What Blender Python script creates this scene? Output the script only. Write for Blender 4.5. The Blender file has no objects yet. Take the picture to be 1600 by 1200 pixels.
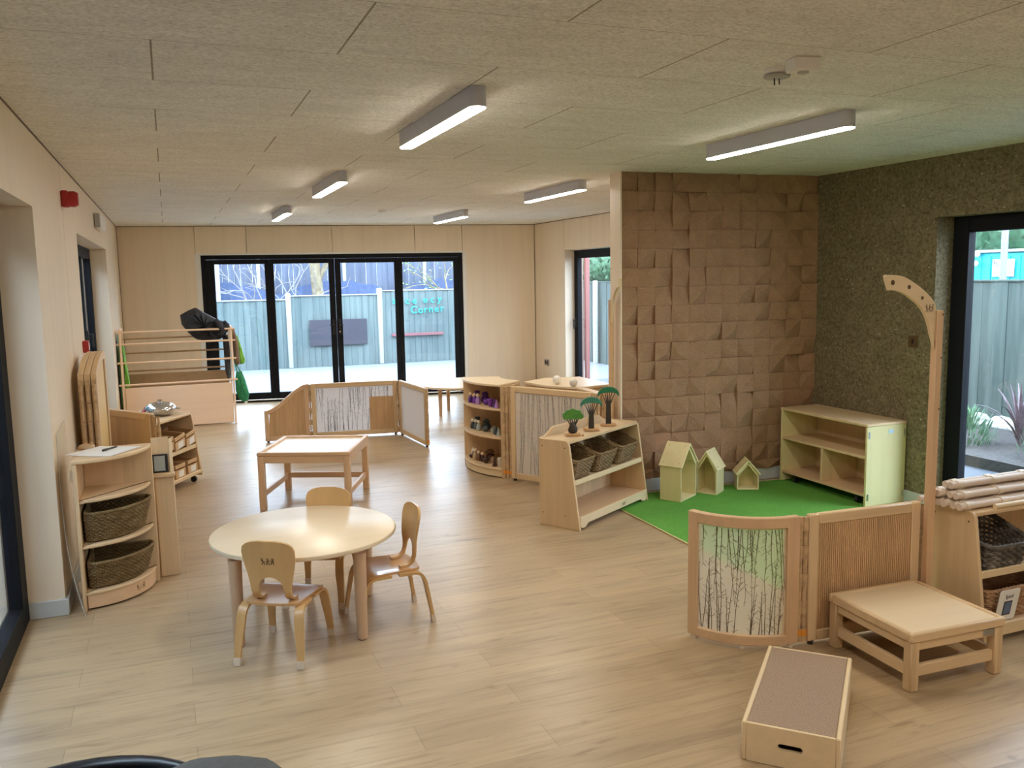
import bpy, bmesh, math, random
from math import sin, cos, pi, radians, sqrt, atan2
from mathutils import Vector, Matrix

random.seed(7)
SC = bpy.context.scene
COL = SC.collection

# ------------------------------------------------------------------ camera
CAM_H = 1.7205
YAW, PITCH, ROLL, FPX = 0.3785, 0.1239, -0.0174, 1340.0
_f = Vector((sin(YAW) * cos(PITCH), cos(YAW) * cos(PITCH), -sin(PITCH)))
_r = Vector((cos(YAW), -sin(YAW), 0))
_u = _r.cross(_f)
_r2 = cos(ROLL) * _r + sin(ROLL) * _u
_u2 = -sin(ROLL) * _r + cos(ROLL) * _u
cam = bpy.data.objects.new('camera', bpy.data.cameras.new('camera'))
COL.objects.link(cam)
cam.matrix_world = Matrix(((_r2.x, _u2.x, -_f.x, 0), (_r2.y, _u2.y, -_f.y, 0), (_r2.z, _u2.z, -_f.z, CAM_H), (0, 0, 0, 1)))
cam.data.sensor_width = 36
cam.data.lens = FPX / 1600 * 36
cam.data.clip_start = 0.05
SC.camera = cam

# ------------------------------------------------------------------ world and exposure
WORLD_COL, WORLD_STR = (0.74, 0.86, 1.0), 5.8
LAMP_COL, LAMP_STR = (1.0, 0.91, 0.77), 32.0
W = bpy.data.worlds.new('overcast_sky'); SC.world = W; W.use_nodes = True
nt = W.node_tree; nt.nodes.clear()
wo = nt.nodes.new('ShaderNodeOutputWorld'); bg = nt.nodes.new('ShaderNodeBackground')
bg.inputs[0].default_value = (*WORLD_COL, 1); bg.inputs[1].default_value = WORLD_STR
nt.links.new(bg.outputs[0], wo.inputs[0])
vs = SC.view_settings
vs.view_transform = 'Standard'; vs.look = 'None'; vs.gamma = 1; vs.use_curve_mapping = False
vs.exposure = 1.15
SC.cycles.use_denoising = True
SC.cycles.max_bounces = 10; SC.cycles.diffuse_bounces = 7; SC.cycles.glossy_bounces = 4
SC.cycles.transparent_max_bounces = 16; SC.cycles.sample_clamp_indirect = 6
SC.cycles.caustics_reflective = False; SC.cycles.caustics_refractive = False

# ------------------------------------------------------------------ materials
MATS = {}
def new_mat(name):
    m = bpy.data.materials.new(name); m.use_nodes = True
    n = m.node_tree; n.nodes.clear()
    out = n.nodes.new('ShaderNodeOutputMaterial'); MATS[name] = m
    return m, n, out
def lnk(n, a, b): n.links.new(a, b)
def bsdf(n, out, col=None, rough=.5, metal=0, spec=.5, coat=0):
    b = n.nodes.new('ShaderNodeBsdfPrincipled')
    if col is not None: b.inputs['Base Color'].default_value = (*col, 1)
    b.inputs['Roughness'].default_value = rough; b.inputs['Metallic'].default_value = metal
    b.inputs['Specular IOR Level'].default_value = spec
    b.inputs['Coat Weight'].default_value = coat
    if out: lnk(n, b.outputs[0], out.inputs[0])
    return b
def coords(n, scale=(1, 1, 1), rot=(0, 0, 0), loc=(0, 0, 0)):
    t = n.nodes.new('ShaderNodeTexCoord'); mp = n.nodes.new('ShaderNodeMapping')
    mp.inputs['Scale'].default_value = scale; mp.inputs['Rotation'].default_value = rot; mp.inputs['Location'].default_value = loc
    lnk(n, t.outputs['Object'], mp.inputs[0]); return mp.outputs[0]
def noise(n, vec, scale, detail=4, rough=.55, dist=0):
    t = n.nodes.new('ShaderNodeTexNoise'); t.inputs['Scale'].default_value = scale
    t.inputs['Detail'].default_value = detail; t.inputs['Roughness'].default_value = rough
    t.inputs['Distortion'].default_value = dist
    lnk(n, vec, t.inputs['Vector']); return t.outputs['Fac']
def ramp(n, fac, stops):
    r = n.nodes.new('ShaderNodeValToRGB'); e = r.color_ramp.elements
    while len(e) < len(stops): e.new(.5)
    for i, (p, c) in enumerate(stops): e[i].position = p; e[i].color = (*c, 1) if len(c) == 3 else c
    lnk(n, fac, r.inputs[0]); return r.outputs[0]
def mixc(n, fac, a, b, mode='MIX'):
    m = n.nodes.new('ShaderNodeMix'); m.data_type = 'RGBA'; m.blend_type = mode
    for s, v in ((0, fac), (6, a), (7, b)):
        if hasattr(v, 'is_linked'): lnk(n, v, m.inputs[s])
        elif isinstance(v, (int, float)): m.inputs[s].default_value = v
        else: m.inputs[s].default_value = (*v, 1)
    return m.outputs[2]
def bump(n, h, b, strength=.3, dist=.01):
    k = n.nodes.new('ShaderNodeBump'); k.inputs['Strength'].default_value = strength; k.inputs['Distance'].default_value = dist
    lnk(n, h, k.inputs['Height']); lnk(n, k.outputs[0], b.inputs['Normal'])
def mul(c, k): return tuple(min(1, x * k) for x in c)

def plain(name, col, rough=.5, metal=0, spec=.5, var=.06, coat=0, sc=30):
    m, n, out = new_mat(name); b = bsdf(n, out, col, rough, metal, spec, coat)
    f = noise(n, coords(n), sc, 3)
    lnk(n, ramp(n, f, [(.3, mul(col, 1 - var)), (.7, mul(col, 1 + var))]), b.inputs['Base Color'])
    return m
def wood(name, col, axis='z', rough=.42, contrast=.13, planks=0, coat=0, scale=1.0):
    """pale wood with grain along one axis"""
    m, n, out = new_mat(name); b = bsdf(n, out, col, rough, 0, .4, coat)
    s = {'x': (1.2, 22, 22), 'y': (22, 1.2, 22), 'z': (22, 22, 1.2)}[axis]
    s = tuple(v * scale for v in s)
    f = noise(n, coords(n, s), 1.0, 6, .6, .6)
    f2 = noise(n, coords(n, tuple(v * .12 for v in s)), 1.0, 2)
    c1 = ramp(n, f, [(.25, mul(col, 1 - contrast)), (.5, col), (.8, mul(col, 1 + contrast * .6))])
    c2 = ramp(n, f2, [(.35, (1 - contrast * .6,) * 3), (.65, (1, 1, 1))])
    c = mixc(n, 1.0, c1, c2, 'MULTIPLY')
    if planks:
        w = n.nodes.new('ShaderNodeTexBrick'); w.offset = 0.0
        rot = (0, 0, 0)
        sc_ = {'z': (1, 1, 0)}.get(axis, (1, 1, 1))
        w.inputs['Color1'].default_value = (1, 1, 1, 1); w.inputs['Color2'].default_value = (.82, .80, .78, 1)
        w.inputs['Mortar'].default_value = (.9, .9, .9, 1)
        w.inputs['Brick Width'].default_value = planks; w.inputs['Row Height'].default_value = 50
        w.inputs['Mortar Size'].default_value = 0.0; w.inputs['Scale'].default_value = 1
        lnk(n, coords(n), w.inputs['Vector'])
        c = mixc(n, 1.0, c, w.outputs['Color'], 'MULTIPLY')
    lnk(n, c, b.inputs['Base Color']); bump(n, f, b, .04, .002)
    return m

MAPLE = (.73, .535, .325)
BEECH = (.69, .465, .285)
wood('maple_z', MAPLE, 'z', planks=.11); wood('maple_x', MAPLE, 'x'); wood('maple_y', MAPLE, 'y')
wood('beech_x', BEECH, 'x', .38); wood('beech_y', BEECH, 'y', .38); wood('beech_z', BEECH, 'z', .38)
wood('pale_ply_x', (.76, .60, .38), 'x', .45, .07); wood('pale_ply_z', (.76, .60, .38), 'z', .45, .07)
wood('chair_ply', (.60, .37, .155), 'z', .30, .10, coat=.2)
wood('chair_seat_ply', (.56, .32, .135), 'y', .28, .12, coat=.25)
wood('laminate_top', (.80, .66, .47), 'x', .30, .05)
wood('leg_wood', (.60, .41, .27), 'z', .4, .10)
wood('rack_wood', (.90, .66, .47), 'x', .4, .05); wood('rack_wood_z', (.90, .66, .47), 'z', .4, .05)
wood('house_ply', (.70, .60, .33), 'z', .5, .06); wood('house_roof_ply', (.76, .66, .38), 'x', .5, .06)
wood('wall_ply', (.80, .68, .53), 'z', .5, .07, scale=.5)
wood('wall_ply_x', (.68, .55, .40), 'x', .5, .08, scale=.5)
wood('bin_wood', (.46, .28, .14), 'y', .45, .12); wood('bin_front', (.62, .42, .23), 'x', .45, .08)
wood('pole_wood', (.70, .58, .49), 'x', .5, .10)
wood('bamboo_board', (.60, .385, .205), 'z', .42, .22, scale=2.2)
plain('white_board', (.86, .85, .80), .25, var=.01)
plain('black_frame', (.009, .010, .013), .6, 0, .15, .1)
plain('black_plastic', (.012, .012, .014), .28)
plain('black_rubber', (.02, .02, .02), .6)
plain('grey_cloth', (.085, .088, .086), .85, var=.12, sc=60)
plain('dark_bag', (.022, .024, .034), .6, var=.2, sc=14)
plain('chrome', (.75, .76, .80), .14, 1.0)
plain('dull_steel', (.5, .5, .52), .35, 1.0)
plain('white_plastic', (.78, .77, .74), .4, var=.02)
plain('grey_plastic', (.40, .39, .37), .5, var=.03)
plain('lamp_body', (.52, .54, .62), .4, 0.0, var=.02)
plain('red_plastic', (.38, .018, .018), .4)
plain('red_bead', (.45, .03, .02), .4)
plain('white_paper', (.84, .84, .83), .6, var=.01)
plain('dark_ink', (.02, .02, .025), .5)
plain('maker_brown', (.10, .055, .02), .6)
plain('orange_clip', (.75, .30, .04), .4)
plain('skirting_grey', (.50, .53, .54), .5, var=.02)
plain('hinge_wood', (.52, .36, .21), .5, var=.25, sc=25)
plain('hinge_dark', (.30, .20, .12), .6)
plain('tape', (.66, .55, .43), .5)
plain('green_bag', (.02, .24, .10), .6, var=.15); plain('dark_green', (.04, .14, .03), .7, var=.2)
plain('lime_cloth', (.20, .50, .06), .7, var=.15); plain('brown_coat', (.20, .13, .075), .85, var=.2)
plain('dark_grey_coat', (.06, .055, .06), .8, var=.2)
plain('tree_green_a', (.010, .135, .055), .5, var=.15); plain('tree_green_b', (.03, .17, .10), .5, var=.15)
plain('tree_green_c', (.06, .20, .025), .5, var=.15)
plain('tree_bark', (.030, .018, .010), .55, var=.2)
plain('stand_wood', (.50, .28, .12), .5, var=.1)
plain('purple_dark', (.085, .018, .22), .4); plain('purple_mid', (.17, .04, .40), .4); plain('lilac', (.42, .24, .62), .4)
plain('slate_dark', (.030, .045, .060), .4); plain('slate_mid', (.08, .105, .12), .4); plain('sage_grey', (.36, .40, .38), .45)
plain('choc_dark', (.055, .020, .014), .4); plain('choc_mid', (.16, .075, .035), .4); plain('tan_wood', (.50, .34, .20), .45)
plain('peg_head', (.72, .55, .40), .45); plain('cream', (.72, .66, .56), .45)
plain('sticker_blue', (.45, .62, .74), .4); plain('card_blue', (.10, .16, .30), .35, var=.2, sc=12)
plain('concrete_post', (.31, .34, .33), .8); plain('tarmac', (.22, .24, .27), .30, var=.08, sc=6)
plain('dark_paving', (.085, .095, .115), .4, var=.12, sc=5)
plain('soil', (.045, .04, .04), .95, var=.4, sc=25)
plain('teal_paint', (.015, .34, .38), .5); plain('lilac_paint', (.20, .20, .32), .5); plain('letter_teal', (.006, .40, .42), .5)
plain('red_paint', (.25, .085, .08), .6); plain('pink_brick', (.45, .28, .23), .8, var=.12)
plain('blackboard', (.035, .035, .05), .7, var=.15); plain('mauve_plank', (.20, .075, .085), .7)
plain('netting', (.045, .068, .14), .8, var=.25, sc=9)
plain('leaf_dark', (.05, .12, .06), .7, var=.4, sc=9); plain('leaf_soft', (.11, .22, .13), .7, var=.3); plain('leaf_bright', (.22, .46, .08), .7, var=.3)
plain('leaf_bronze', (.19, .14, .16), .6, var=.3); plain('twig_pale', (.18, .165, .155), .8); plain('trunk', (.16, .13, .08), .9, var=.4, sc=8)
plain('twig_dark', (.10, .065, .04), .8)
plain('carpet_brown', (.33, .235, .165), .95, var=.30, sc=230)
plain('stone', (.45, .47, .44), .9, var=.2)

def lamp_mat():
    m, n, out = new_mat('lamp_glow')
    e = n.nodes.new('ShaderNodeEmission'); e.inputs[0].default_value = (*LAMP_COL, 1); e.inputs[1].default_value = LAMP_STR
    lnk(n, e.outputs[0], out.inputs[0])
lamp_mat()
def glass_mat(name, tint=(.93, .97, 1.0), gl=.10):
    m, n, out = new_mat(name)
    t = n.nodes.new('ShaderNodeBsdfTransparent'); t.inputs[0].default_value = (*tint, 1)
    g = n.nodes.new('ShaderNodeBsdfGlossy'); g.inputs['Roughness'].default_value = .02
    lw = n.nodes.new('ShaderNodeLayerWeight'); pw = n.nodes.new('ShaderNodeMath'); pw.operation = 'POWER'; pw.inputs[1].default_value = 5.0
    lnk(n, lw.outputs['Facing'], pw.inputs[0])
    fr = n.nodes.new('ShaderNodeMath'); fr.operation = 'MULTIPLY_ADD'; fr.inputs[1].default_value = .75; fr.inputs[2].default_value = .04; lnk(n, pw.outputs[0], fr.inputs[0])
    mx = n.nodes.new('ShaderNodeMixShader')
    lnk(n, fr.outputs[0], mx.inputs[0]); lnk(n, t.outputs[0], mx.inputs[1]); lnk(n, g.outputs[0], mx.inputs[2]); lnk(n, mx.outputs[0], out.inputs[0])
glass_mat('pane_glass')
def resin_mat(name, alpha, col, transl=.5):
    m, n, out = new_mat(name)
    t = n.nodes.new('ShaderNodeBsdfTransparent'); t.inputs[0].default_value = (1, 1, .97, 1)
    d = n.nodes.new('ShaderNodeBsdfDiffuse'); d.inputs[0].default_value = (*col, 1)
    tr = n.nodes.new('ShaderNodeBsdfTranslucent'); tr.inputs[0].default_value = (*col, 1)
    m1 = n.nodes.new('ShaderNodeMixShader'); m1.inputs[0].default_value = transl
    m2 = n.nodes.new('ShaderNodeMixShader'); m2.inputs[0].default_value = alpha
    lnk(n, d.outputs[0], m1.inputs[1]); lnk(n, tr.outputs[0], m1.inputs[2])
    lnk(n, t.outputs[0], m2.inputs[1]); lnk(n, m1.outputs[0], m2.inputs[2]); lnk(n, m2.outputs[0], out.inputs[0])
resin_mat('clear_resin', .42, (.80, .74, .62)); resin_mat('frosted_resin', .93, (.80, .78, .78), .55)
resin_mat('milky_resin', .96, (.82, .77, .72), .30)
plain('streak_grey', (.36, .34, .34), .6, var=.2)
wood('yellow_panel', (.74, .54, .25), 'z', .5, .05)
resin_mat('clear_acrylic', .22, (.75, .72, .68), .5)

def floor_mat():
    m, n, out = new_mat('oak_vinyl'); b = bsdf(n, out, (.4, .3, .2), .34, 0, .5)
    br = n.nodes.new('ShaderNodeTexBrick'); br.offset = .37; br.offset_frequency = 2
    br.inputs['Color1'].default_value = (.47, .35, .215, 1); br.inputs['Color2'].default_value = (.405, .295, .18, 1)
    br.inputs['Mortar'].default_value = (.26, .19, .12, 1)
    br.inputs['Brick Width'].default_value = 1.24; br.inputs['Row Height'].default_value = .18
    br.inputs['Mortar Size'].default_value = .0012; br.inputs['Mortar Smooth'].default_value = .3; br.inputs['Scale'].default_value = 1; br.inputs['Bias'].default_value = -.1
    lnk(n, coords(n), br.inputs['Vector'])
    g1 = noise(n, coords(n, (1.3, 15, 1)), 1.6, 6, .62, .8)
    g2 = noise(n, coords(n, (.7, 4.5, 1), loc=(3, 1, 0)), 1.1, 4, .6, .5)
    g3 = noise(n, coords(n, (3, 70, 1)), 1.0, 3)
    c = mixc(n, 1.0, br.outputs['Color'], ramp(n, g1, [(.25, (.70, .67, .64)), (.44, (.95, .945, .94)), (.8, (1.08, 1.075, 1.06))]), 'MULTIPLY')
    c = mixc(n, 1.0, c, ramp(n, g2, [(.28, (.72, .71, .71)), (.45, (.98, .98, .98)), (.8, (1.05, 1.05, 1.04))]), 'MULTIPLY')
    c = mixc(n, .5, c, ramp(n, g3, [(.3, (.86, .85, .84)), (.6, (1.03, 1.03, 1.03))]), 'MULTIPLY')
    g4 = noise(n, coords(n, (1.6, 8, 1), loc=(7, 3, 0)), 1.7, 5, .6, 1.2)
    c = mixc(n, 1.0, c, ramp(n, g4, [(0, (1, 1, 1)), (.60, (1, 1, 1)), (.74, (.66, .62, .58))]), 'MULTIPLY')
    lnk(n, c, b.inputs['Base Color'])
    lnk(n, ramp(n, g1, [(.2, (.38,) * 3), (.8, (.27,) * 3)]), b.inputs['Roughness'])
floor_mat()
def ceiling_mat():
    m, n, out = new_mat('wood_wool_board'); b = bsdf(n, out, (.55, .5, .4), .9, 0, .1)
    br = n.nodes.new('ShaderNodeTexBrick'); br.offset = .5; br.offset_frequency = 2
    br.inputs['Color1'].default_value = (1, 1, 1, 1); br.inputs['Color2'].default_value = (.97, .97, .96, 1)
    br.inputs['Mortar'].default_value = (.42, .38, .33, 1)
    br.inputs['Brick Width'].default_value = .48; br.inputs['Row Height'].default_value = .6
    br.inputs['Mortar Size'].default_value = .0015; br.inputs['Mortar Smooth'].default_value = .2; br.inputs['Scale'].default_value = 1
    lnk(n, coords(n, (.4, 1, 1), loc=(4.8, 5.9, 0)), br.inputs['Vector'])
    f = noise(n, coords(n, (70, 130, 1)), 1.0, 4, .7); f2 = noise(n, coords(n, (3, 9, 1)), 1.0, 4, .6)
    c = mixc(n, 1.0, ramp(n, f, [(.32, (.56, .545, .495)), (.5, (.82, .81, .76)), (.68, (.96, .95, .91))]), ramp(n, f2, [(.3, (.9, .9, .9)), (.7, (1.03, 1.03, 1.03))]), 'MULTIPLY')
    c = mixc(n, 1.0, c, br.outputs['Color'], 'MULTIPLY')
    lnk(n, c, b.inputs['Base Color']); bump(n, f, b, .5, .006)
ceiling_mat()
def hemp_mat():
    m, n, out = new_mat('hemp_concrete'); b = bsdf(n, out, (.2, .16, .1), .95, 0, .1)
    v = coords(n)
    f = noise(n, v, 45, 5, .7); f2 = noise(n, v, 6, 3)
    base = ramp(n, f, [(.3, (.10, .082, .05)), (.5, (.205, .17, .105)), (.72, (.30, .255, .17))])
    base = mixc(n, 1.0, base, ramp(n, f2, [(.3, (.88, .88, .86)), (.7, (1.06, 1.05, 1.04))]), 'MULTIPLY')
    for sc_, thr, col in ((28, .12, (.035, .028, .02)), (19, .085, (.55, .50, .38))):
        vo = n.nodes.new('ShaderNodeTexVoronoi'); vo.inputs['Scale'].default_value = sc_
        mp = coords(n, (1, 1, 1.5), loc=(sc_, 2, 3)); wob = n.nodes.new('ShaderNodeVectorMath'); wob.operation = 'ADD'
        nz = n.nodes.new('ShaderNodeTexNoise'); nz.inputs['Scale'].default_value = 30; lnk(n, mp, nz.inputs['Vector'])
        sc2 = n.nodes.new('ShaderNodeVectorMath'); sc2.operation = 'SCALE'; sc2.inputs['Scale'].default_value = .04
        lnk(n, nz.outputs['Color'], sc2.inputs[0]); lnk(n, mp, wob.inputs[0]); lnk(n, sc2.outputs[0], wob.inputs[1])
        lnk(n, wob.outputs[0], vo.inputs['Vector'])
        k = ramp(n, vo.outputs['Distance'], [(0, (1, 1, 1)), (thr, (.9, .9, .9)), (thr + .04, (0, 0, 0))])
        base = mixc(n, k, base, col)
    lnk(n, base, b.inputs['Base Color']); bump(n, f, b, .6, .01)
hemp_mat()
def cork_mat():
    m, n, out = new_mat('cork'); b = bsdf(n, out, (.2, .1, .05), .85, 0, .15)
    f = noise(n, coords(n), 160, 3, .7); f2 = noise(n, coords(n), 12, 3)
    c = ramp(n, f, [(.3, (.25, .138, .078)), (.5, (.36, .215, .128)), (.72, (.43, .268, .165))])
    c = mixc(n, 1.0, c, ramp(n, f2, [(.3, (.9, .89, .88)), (.7, (1.05, 1.05, 1.05))]), 'MULTIPLY')
    lnk(n, c, b.inputs['Base Color']); bump(n, f, b, .15, .003)
cork_mat()
def mat_mat():
    m, n, out = new_mat('green_felt'); b = bsdf(n, out, (.1, .4, .05), .95, 0, .05)
    f = noise(n, coords(n), 90, 3); f2 = noise(n, coords(n), 2.5, 3)
    c = ramp(n, f, [(.3, (.095, .265, .045)), (.7, (.15, .375, .075))])
    c = mixc(n, 1.0, c, ramp(n, f2, [(.3, (.9, .92, .9)), (.7, (1.06, 1.05, 1.05))]), 'MULTIPLY')
    lnk(n, c, b.inputs['Base Color'])
mat_mat()
def fence_mat(name, c1, c2, step):
    m, n, out = new_mat(name); b = bsdf(n, out, c1, .85, 0, .2)
    f = noise(n, coords(n, (10, 10, .7)), 1.0, 4, .6); f2 = noise(n, coords(n, (1.2, 1.2, .4)), 1.0, 3)
    c = ramp(n, f, [(.3, c2), (.7, c1)]); c = mixc(n, 1.0, c, ramp(n, f2, [(.3, (.8, .82, .85)), (.7, (1.1, 1.1, 1.08))]), 'MULTIPLY')
    lnk(n, c, b.inputs['Base Color'])
fence_mat('fence_green', (.155, .195, .19), (.095, .13, .13), .1)
fence_mat('fence_blue', (.115, .13, .17), (.07, .082, .12), .1)
fence_mat('fence_weathered', (.105, .13, .12), (.055, .074, .07), .1)
def wicker(name, c1, c2, c3):
    m, n, out = new_mat(name); b = bsdf(n, out, c1, .6, 0, .3)
    f = noise(n, coords(n, (14, 14, 40)), 1.0, 4, .6)
    lnk(n, ramp(n, f, [(.3, c2), (.5, c1), (.72, c3)]), b.inputs['Base Color'])
wicker('olive_wicker', (.185, .12, .048), (.115, .072, .026), (.25, .175, .085))
wicker('tan_wicker', (.24, .155, .075), (.15, .09, .04), (.34, .24, .13))
wicker('dark_wicker', (.11, .095, .08), (.05, .042, .036), (.26, .24, .22))
wicker('brown_wicker', (.42, .25, .14), (.28, .15, .075), (.56, .39, .25))

# ------------------------------------------------------------------ geometry helpers
class MB:
    def __init__(s): s.v = []; s.f = []; s.mi = []; s.cur = 0
    def add(s, vs, fs, M=None):
        o = len(s.v)
        for p in vs:
            p = Vector(p); s.v.append(M @ p if M else p)
        for f in fs: s.f.append(tuple(i + o for i in f)); s.mi.append(s.cur)
        return s
    def box(s, c, d, b=.003, rz=0, M=None, rx=0, ry=0):
        """box with chamfered edges: centre c, full size d"""
        h = [x / 2 for x in d]; b = min(b, min(h) * .45)
        T = Matrix.Translation(c) @ Matrix.Rotation(rz, 4, 'Z') @ Matrix.Rotation(rx, 4, 'X') @ Matrix.Rotation(ry, 4, 'Y')
        if M: T = M @ T
        if b <= 0:
            vs = [(x * h[0], y * h[1], z * h[2]) for x in (-1, 1) for y in (-1, 1) for z in (-1, 1)]
            return s.add(vs, [(0, 1, 3, 2), (4, 6, 7, 5), (0, 4, 5, 1), (2, 3, 7, 6), (0, 2, 6, 4), (1, 5, 7, 3)], T)
        vs = []; idx = {}
        for x in (-1, 1):
            for y in (-1, 1):
                for z in (-1, 1):
                    for a in range(3):
                        p = [x * (h[0] - b), y * (h[1] - b), z * (h[2] - b)]; p[a] = (x, y, z)[a] * h[a]
                        idx[(x, y, z, a)] = len(vs); vs.append(p)
        fs = []
        for a in range(3):
            o = [i for i in range(3) if i != a]
            for sg in (-1, 1):
                q = []
                for u, w in ((-1, -1), (1, -1), (1, 1), (-1, 1)):
                    k = [0, 0, 0]; k[a] = sg; k[o[0]] = u; k[o[1]] = w; q.append(idx[(*k, a)])
                fs.append(tuple(q))
        for a in range(3):
            o = [i for i in range(3) if i != a]
            for u in (-1, 1):
                for w in (-1, 1):
                    k1 = [0, 0, 0]; k1[o[0]] = u; k1[o[1]] = w; k2 = k1[:]; k1[a] = -1; k2[a] = 1
                    fs.append((idx[(*k1, o[0])], idx[(*k2, o[0])], idx[(*k2, o[1])], idx[(*k1, o[1])]))
        for x in (-1, 1):
            for y in (-1, 1):
                for z in (-1, 1): fs.append((idx[(x, y, z, 0)], idx[(x, y, z, 1)], idx[(x, y, z, 2)]))
        return s.add(vs, fs, T)
    def span(s, p, q, b=.003, M=None):
        return s.box([(a + c) / 2 for a, c in zip(p, q)], [abs(c - a) for a, c in zip(p, q)], b, M=M)
    def prism(s, poly, lo, hi, axis='z', b=0, M=None):
        """extrude a 2D polygon; axis z: (x,y), axis x: (y,z), axis y: (x,z)"""
        n = len(poly)
        def P(p, t): return {'z': (p[0], p[1], t), 'x': (t, p[0], p[1]), 'y': (p[0], t, p[1])}[axis]
        rings = []
        if b > 0:
            A = sum(poly[i][0] * poly[(i + 1) % n][1] - poly[(i + 1) % n][0] * poly[i][1] for i in range(n))
            sg = 1 if A > 0 else -1; ins = []
            for i in range(n):
                p0 = Vector(poly[i - 1]); p1 = Vector(poly[i]); p2 = Vector(poly[(i + 1) % n])
                d1 = (p1 - p0).normalized(); d2 = (p2 - p1).normalized()
                n1 = Vector((-d1.y, d1.x)) * sg; n2 = Vector((-d2.y, d2.x)) * sg
                m = n1 + n2; k = m.length_squared
                ins.append(p1 + (m * (2 * b / k) if k > .3 else n1 * b))
            rings = [(ins, lo), (poly, lo + b), (poly, hi - b), (ins, hi)]
        else: rings = [(poly, lo), (poly, hi)]
        vs = [P(p, t) for r, t in rings for p in r]; fs = [tuple(range(n))[::-1], tuple(range((len(rings) - 1) * n, len(rings) * n))]
        for k in range(len(rings) - 1):
            for i in range(n): fs.append((k * n + i, k * n + (i + 1) % n, (k + 1) * n + (i + 1) % n, (k + 1) * n + i))
        return s.add(vs, fs, M)
    def tube(s, pts, r, n=8, closed=False, M=None, caps=True):
        pts = [Vector(p) for p in pts]; m = len(pts); vs = []; fs = []
        rr = r if isinstance(r, (list, tuple)) else [r] * m
        up = None
        for i, p in enumerate(pts):
            if closed: t = pts[(i + 1) % m] - pts[i - 1]
            else: t = pts[min(i + 1, m - 1)] - pts[max(i - 1, 0)]
            t = t.normalized() if t.length > 1e-9 else Vector((0, 0, 1))
            if up is None: up = Vector((0, 0, 1)) if abs(t.z) < .9 else Vector((1, 0, 0))
            a = t.cross(up)
            if a.length < 1e-6: a = t.cross(Vector((0, 1, 0)))
            a.normalize(); c = a.cross(t).normalized(); up = c
            for k in range(n):
                an = 2 * pi * k / n; vs.append(p + (a * cos(an) + c * sin(an)) * rr[i])
        for i in range(m if closed else m - 1):
            j = (i + 1) % m
            for k in range(n): fs.append((i * n + k, i * n + (k + 1) % n, j * n + (k + 1) % n, j * n + k))
        if caps and not closed: fs.append(tuple(range(n))[::-1]); fs.append(tuple((m - 1) * n + k for k in range(n)))
        return s.add(vs, fs, M)
    def lathe(s, prof, n=24, c=(0, 0, 0), M=None):
        """profile [(r,z)] about the z axis, closed with caps"""
        vs = []; fs = []
        for r, z in prof:
            for k in range(n): vs.append((c[0] + r * cos(2 * pi * k / n), c[1] + r * sin(2 * pi * k / n), c[2] + z))
        for i in range(len(prof) - 1):
            for k in range(n): fs.append((i * n + k, i * n + (k + 1) % n, (i + 1) * n + (k + 1) % n, (i + 1) * n + k))
        fs.append(tuple(range(n))[::-1]); fs.append(tuple((len(prof) - 1) * n + k for k in range(n)))
        return s.add(vs, fs, M)
    def ball(s, c, r, n=14, sq=(1, 1, 1), M=None):
        m = n // 2 + 1; prof = [(max(1e-4, r * sin(pi * i / m)), -r * cos(pi * i / m)) for i in range(m + 1)]
        T = Matrix.Translation(c) @ Matrix.Diagonal((*sq, 1))
        return s.lathe(prof, n, M=(M @ T if M else T))
    def strip(s, pts, wdir, w, t, M=None):
        """flat band swept along pts; width w along wdir (or list), thickness t"""
        pts = [Vector(p) for p in pts]; vs = []; m = len(pts)
        ws = w if isinstance(w, (list, tuple)) else [w] * m
        for i, p in enumerate(pts):
            tg = (pts[min(i + 1, m - 1)] - pts[max(i - 1, 0)]).normalized()
            wd = Vector(wdir[i] if isinstance(wdir, list) else wdir); wd = (wd - tg * wd.dot(tg)).normalized(); nn = tg.cross(wd)
            for a, c in ((-1, -1), (1, -1), (1, 1), (-1, 1)): vs.append(p + wd * a * ws[i] / 2 + nn * c * t / 2)
        fs = [(0, 1, 2, 3)[::-1], tuple(4 * (m - 1) + k for k in range(4))]
        for i in range(m - 1):
            for k in range(4): fs.append((4 * i + k, 4 * i + (k + 1) % 4, 4 * i + 4 + (k + 1) % 4, 4 * i + 4 + k))
        return s.add(vs, fs, M)

def obj(name, mb, mat, parent=None, loc=None, rz=0, smooth=38, **props):
    me = bpy.data.meshes.new(name)
    me.from_pydata([tuple(v) for v in mb.v], [], mb.f); 
    mats = mat if isinstance(mat, (list, tuple)) else [mat]
    for k in mats: me.materials.append(MATS[k])
    if len(mats) > 1: me.polygons.foreach_set('material_index', mb.mi)
    bm = bmesh.new(); bm.from_mesh(me); bmesh.ops.recalc_face_normals(bm, faces=bm.faces); bm.to_mesh(me); bm.free()
    if smooth:
        me.polygons.foreach_set('use_smooth', [True] * len(me.polygons)); me.set_sharp_from_angle(angle=radians(smooth))
    me.update()
    o = bpy.data.objects.new(name, me); COL.objects.link(o)
    if parent: o.parent = parent
    if loc is not None: o.location = loc
    if rz: o.rotation_euler = (0, 0, rz)
    for k, v in props.items(): o[k] = v
    return o
def thing(name, label, cat, loc=(0, 0, 0), rz=0, group=None):
    o = bpy.data.objects.new(name, None); COL.objects.link(o); o.empty_display_size = .05
    o.location = loc; o.rotation_euler = (0, 0, rz); o['label'] = label; o['category'] = cat
    if group: o['group'] = group
    return o
def tag(o, label, cat, group=None):
    o['label'] = label; o['category'] = cat
    if group: o['group'] = group
    return o
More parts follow.
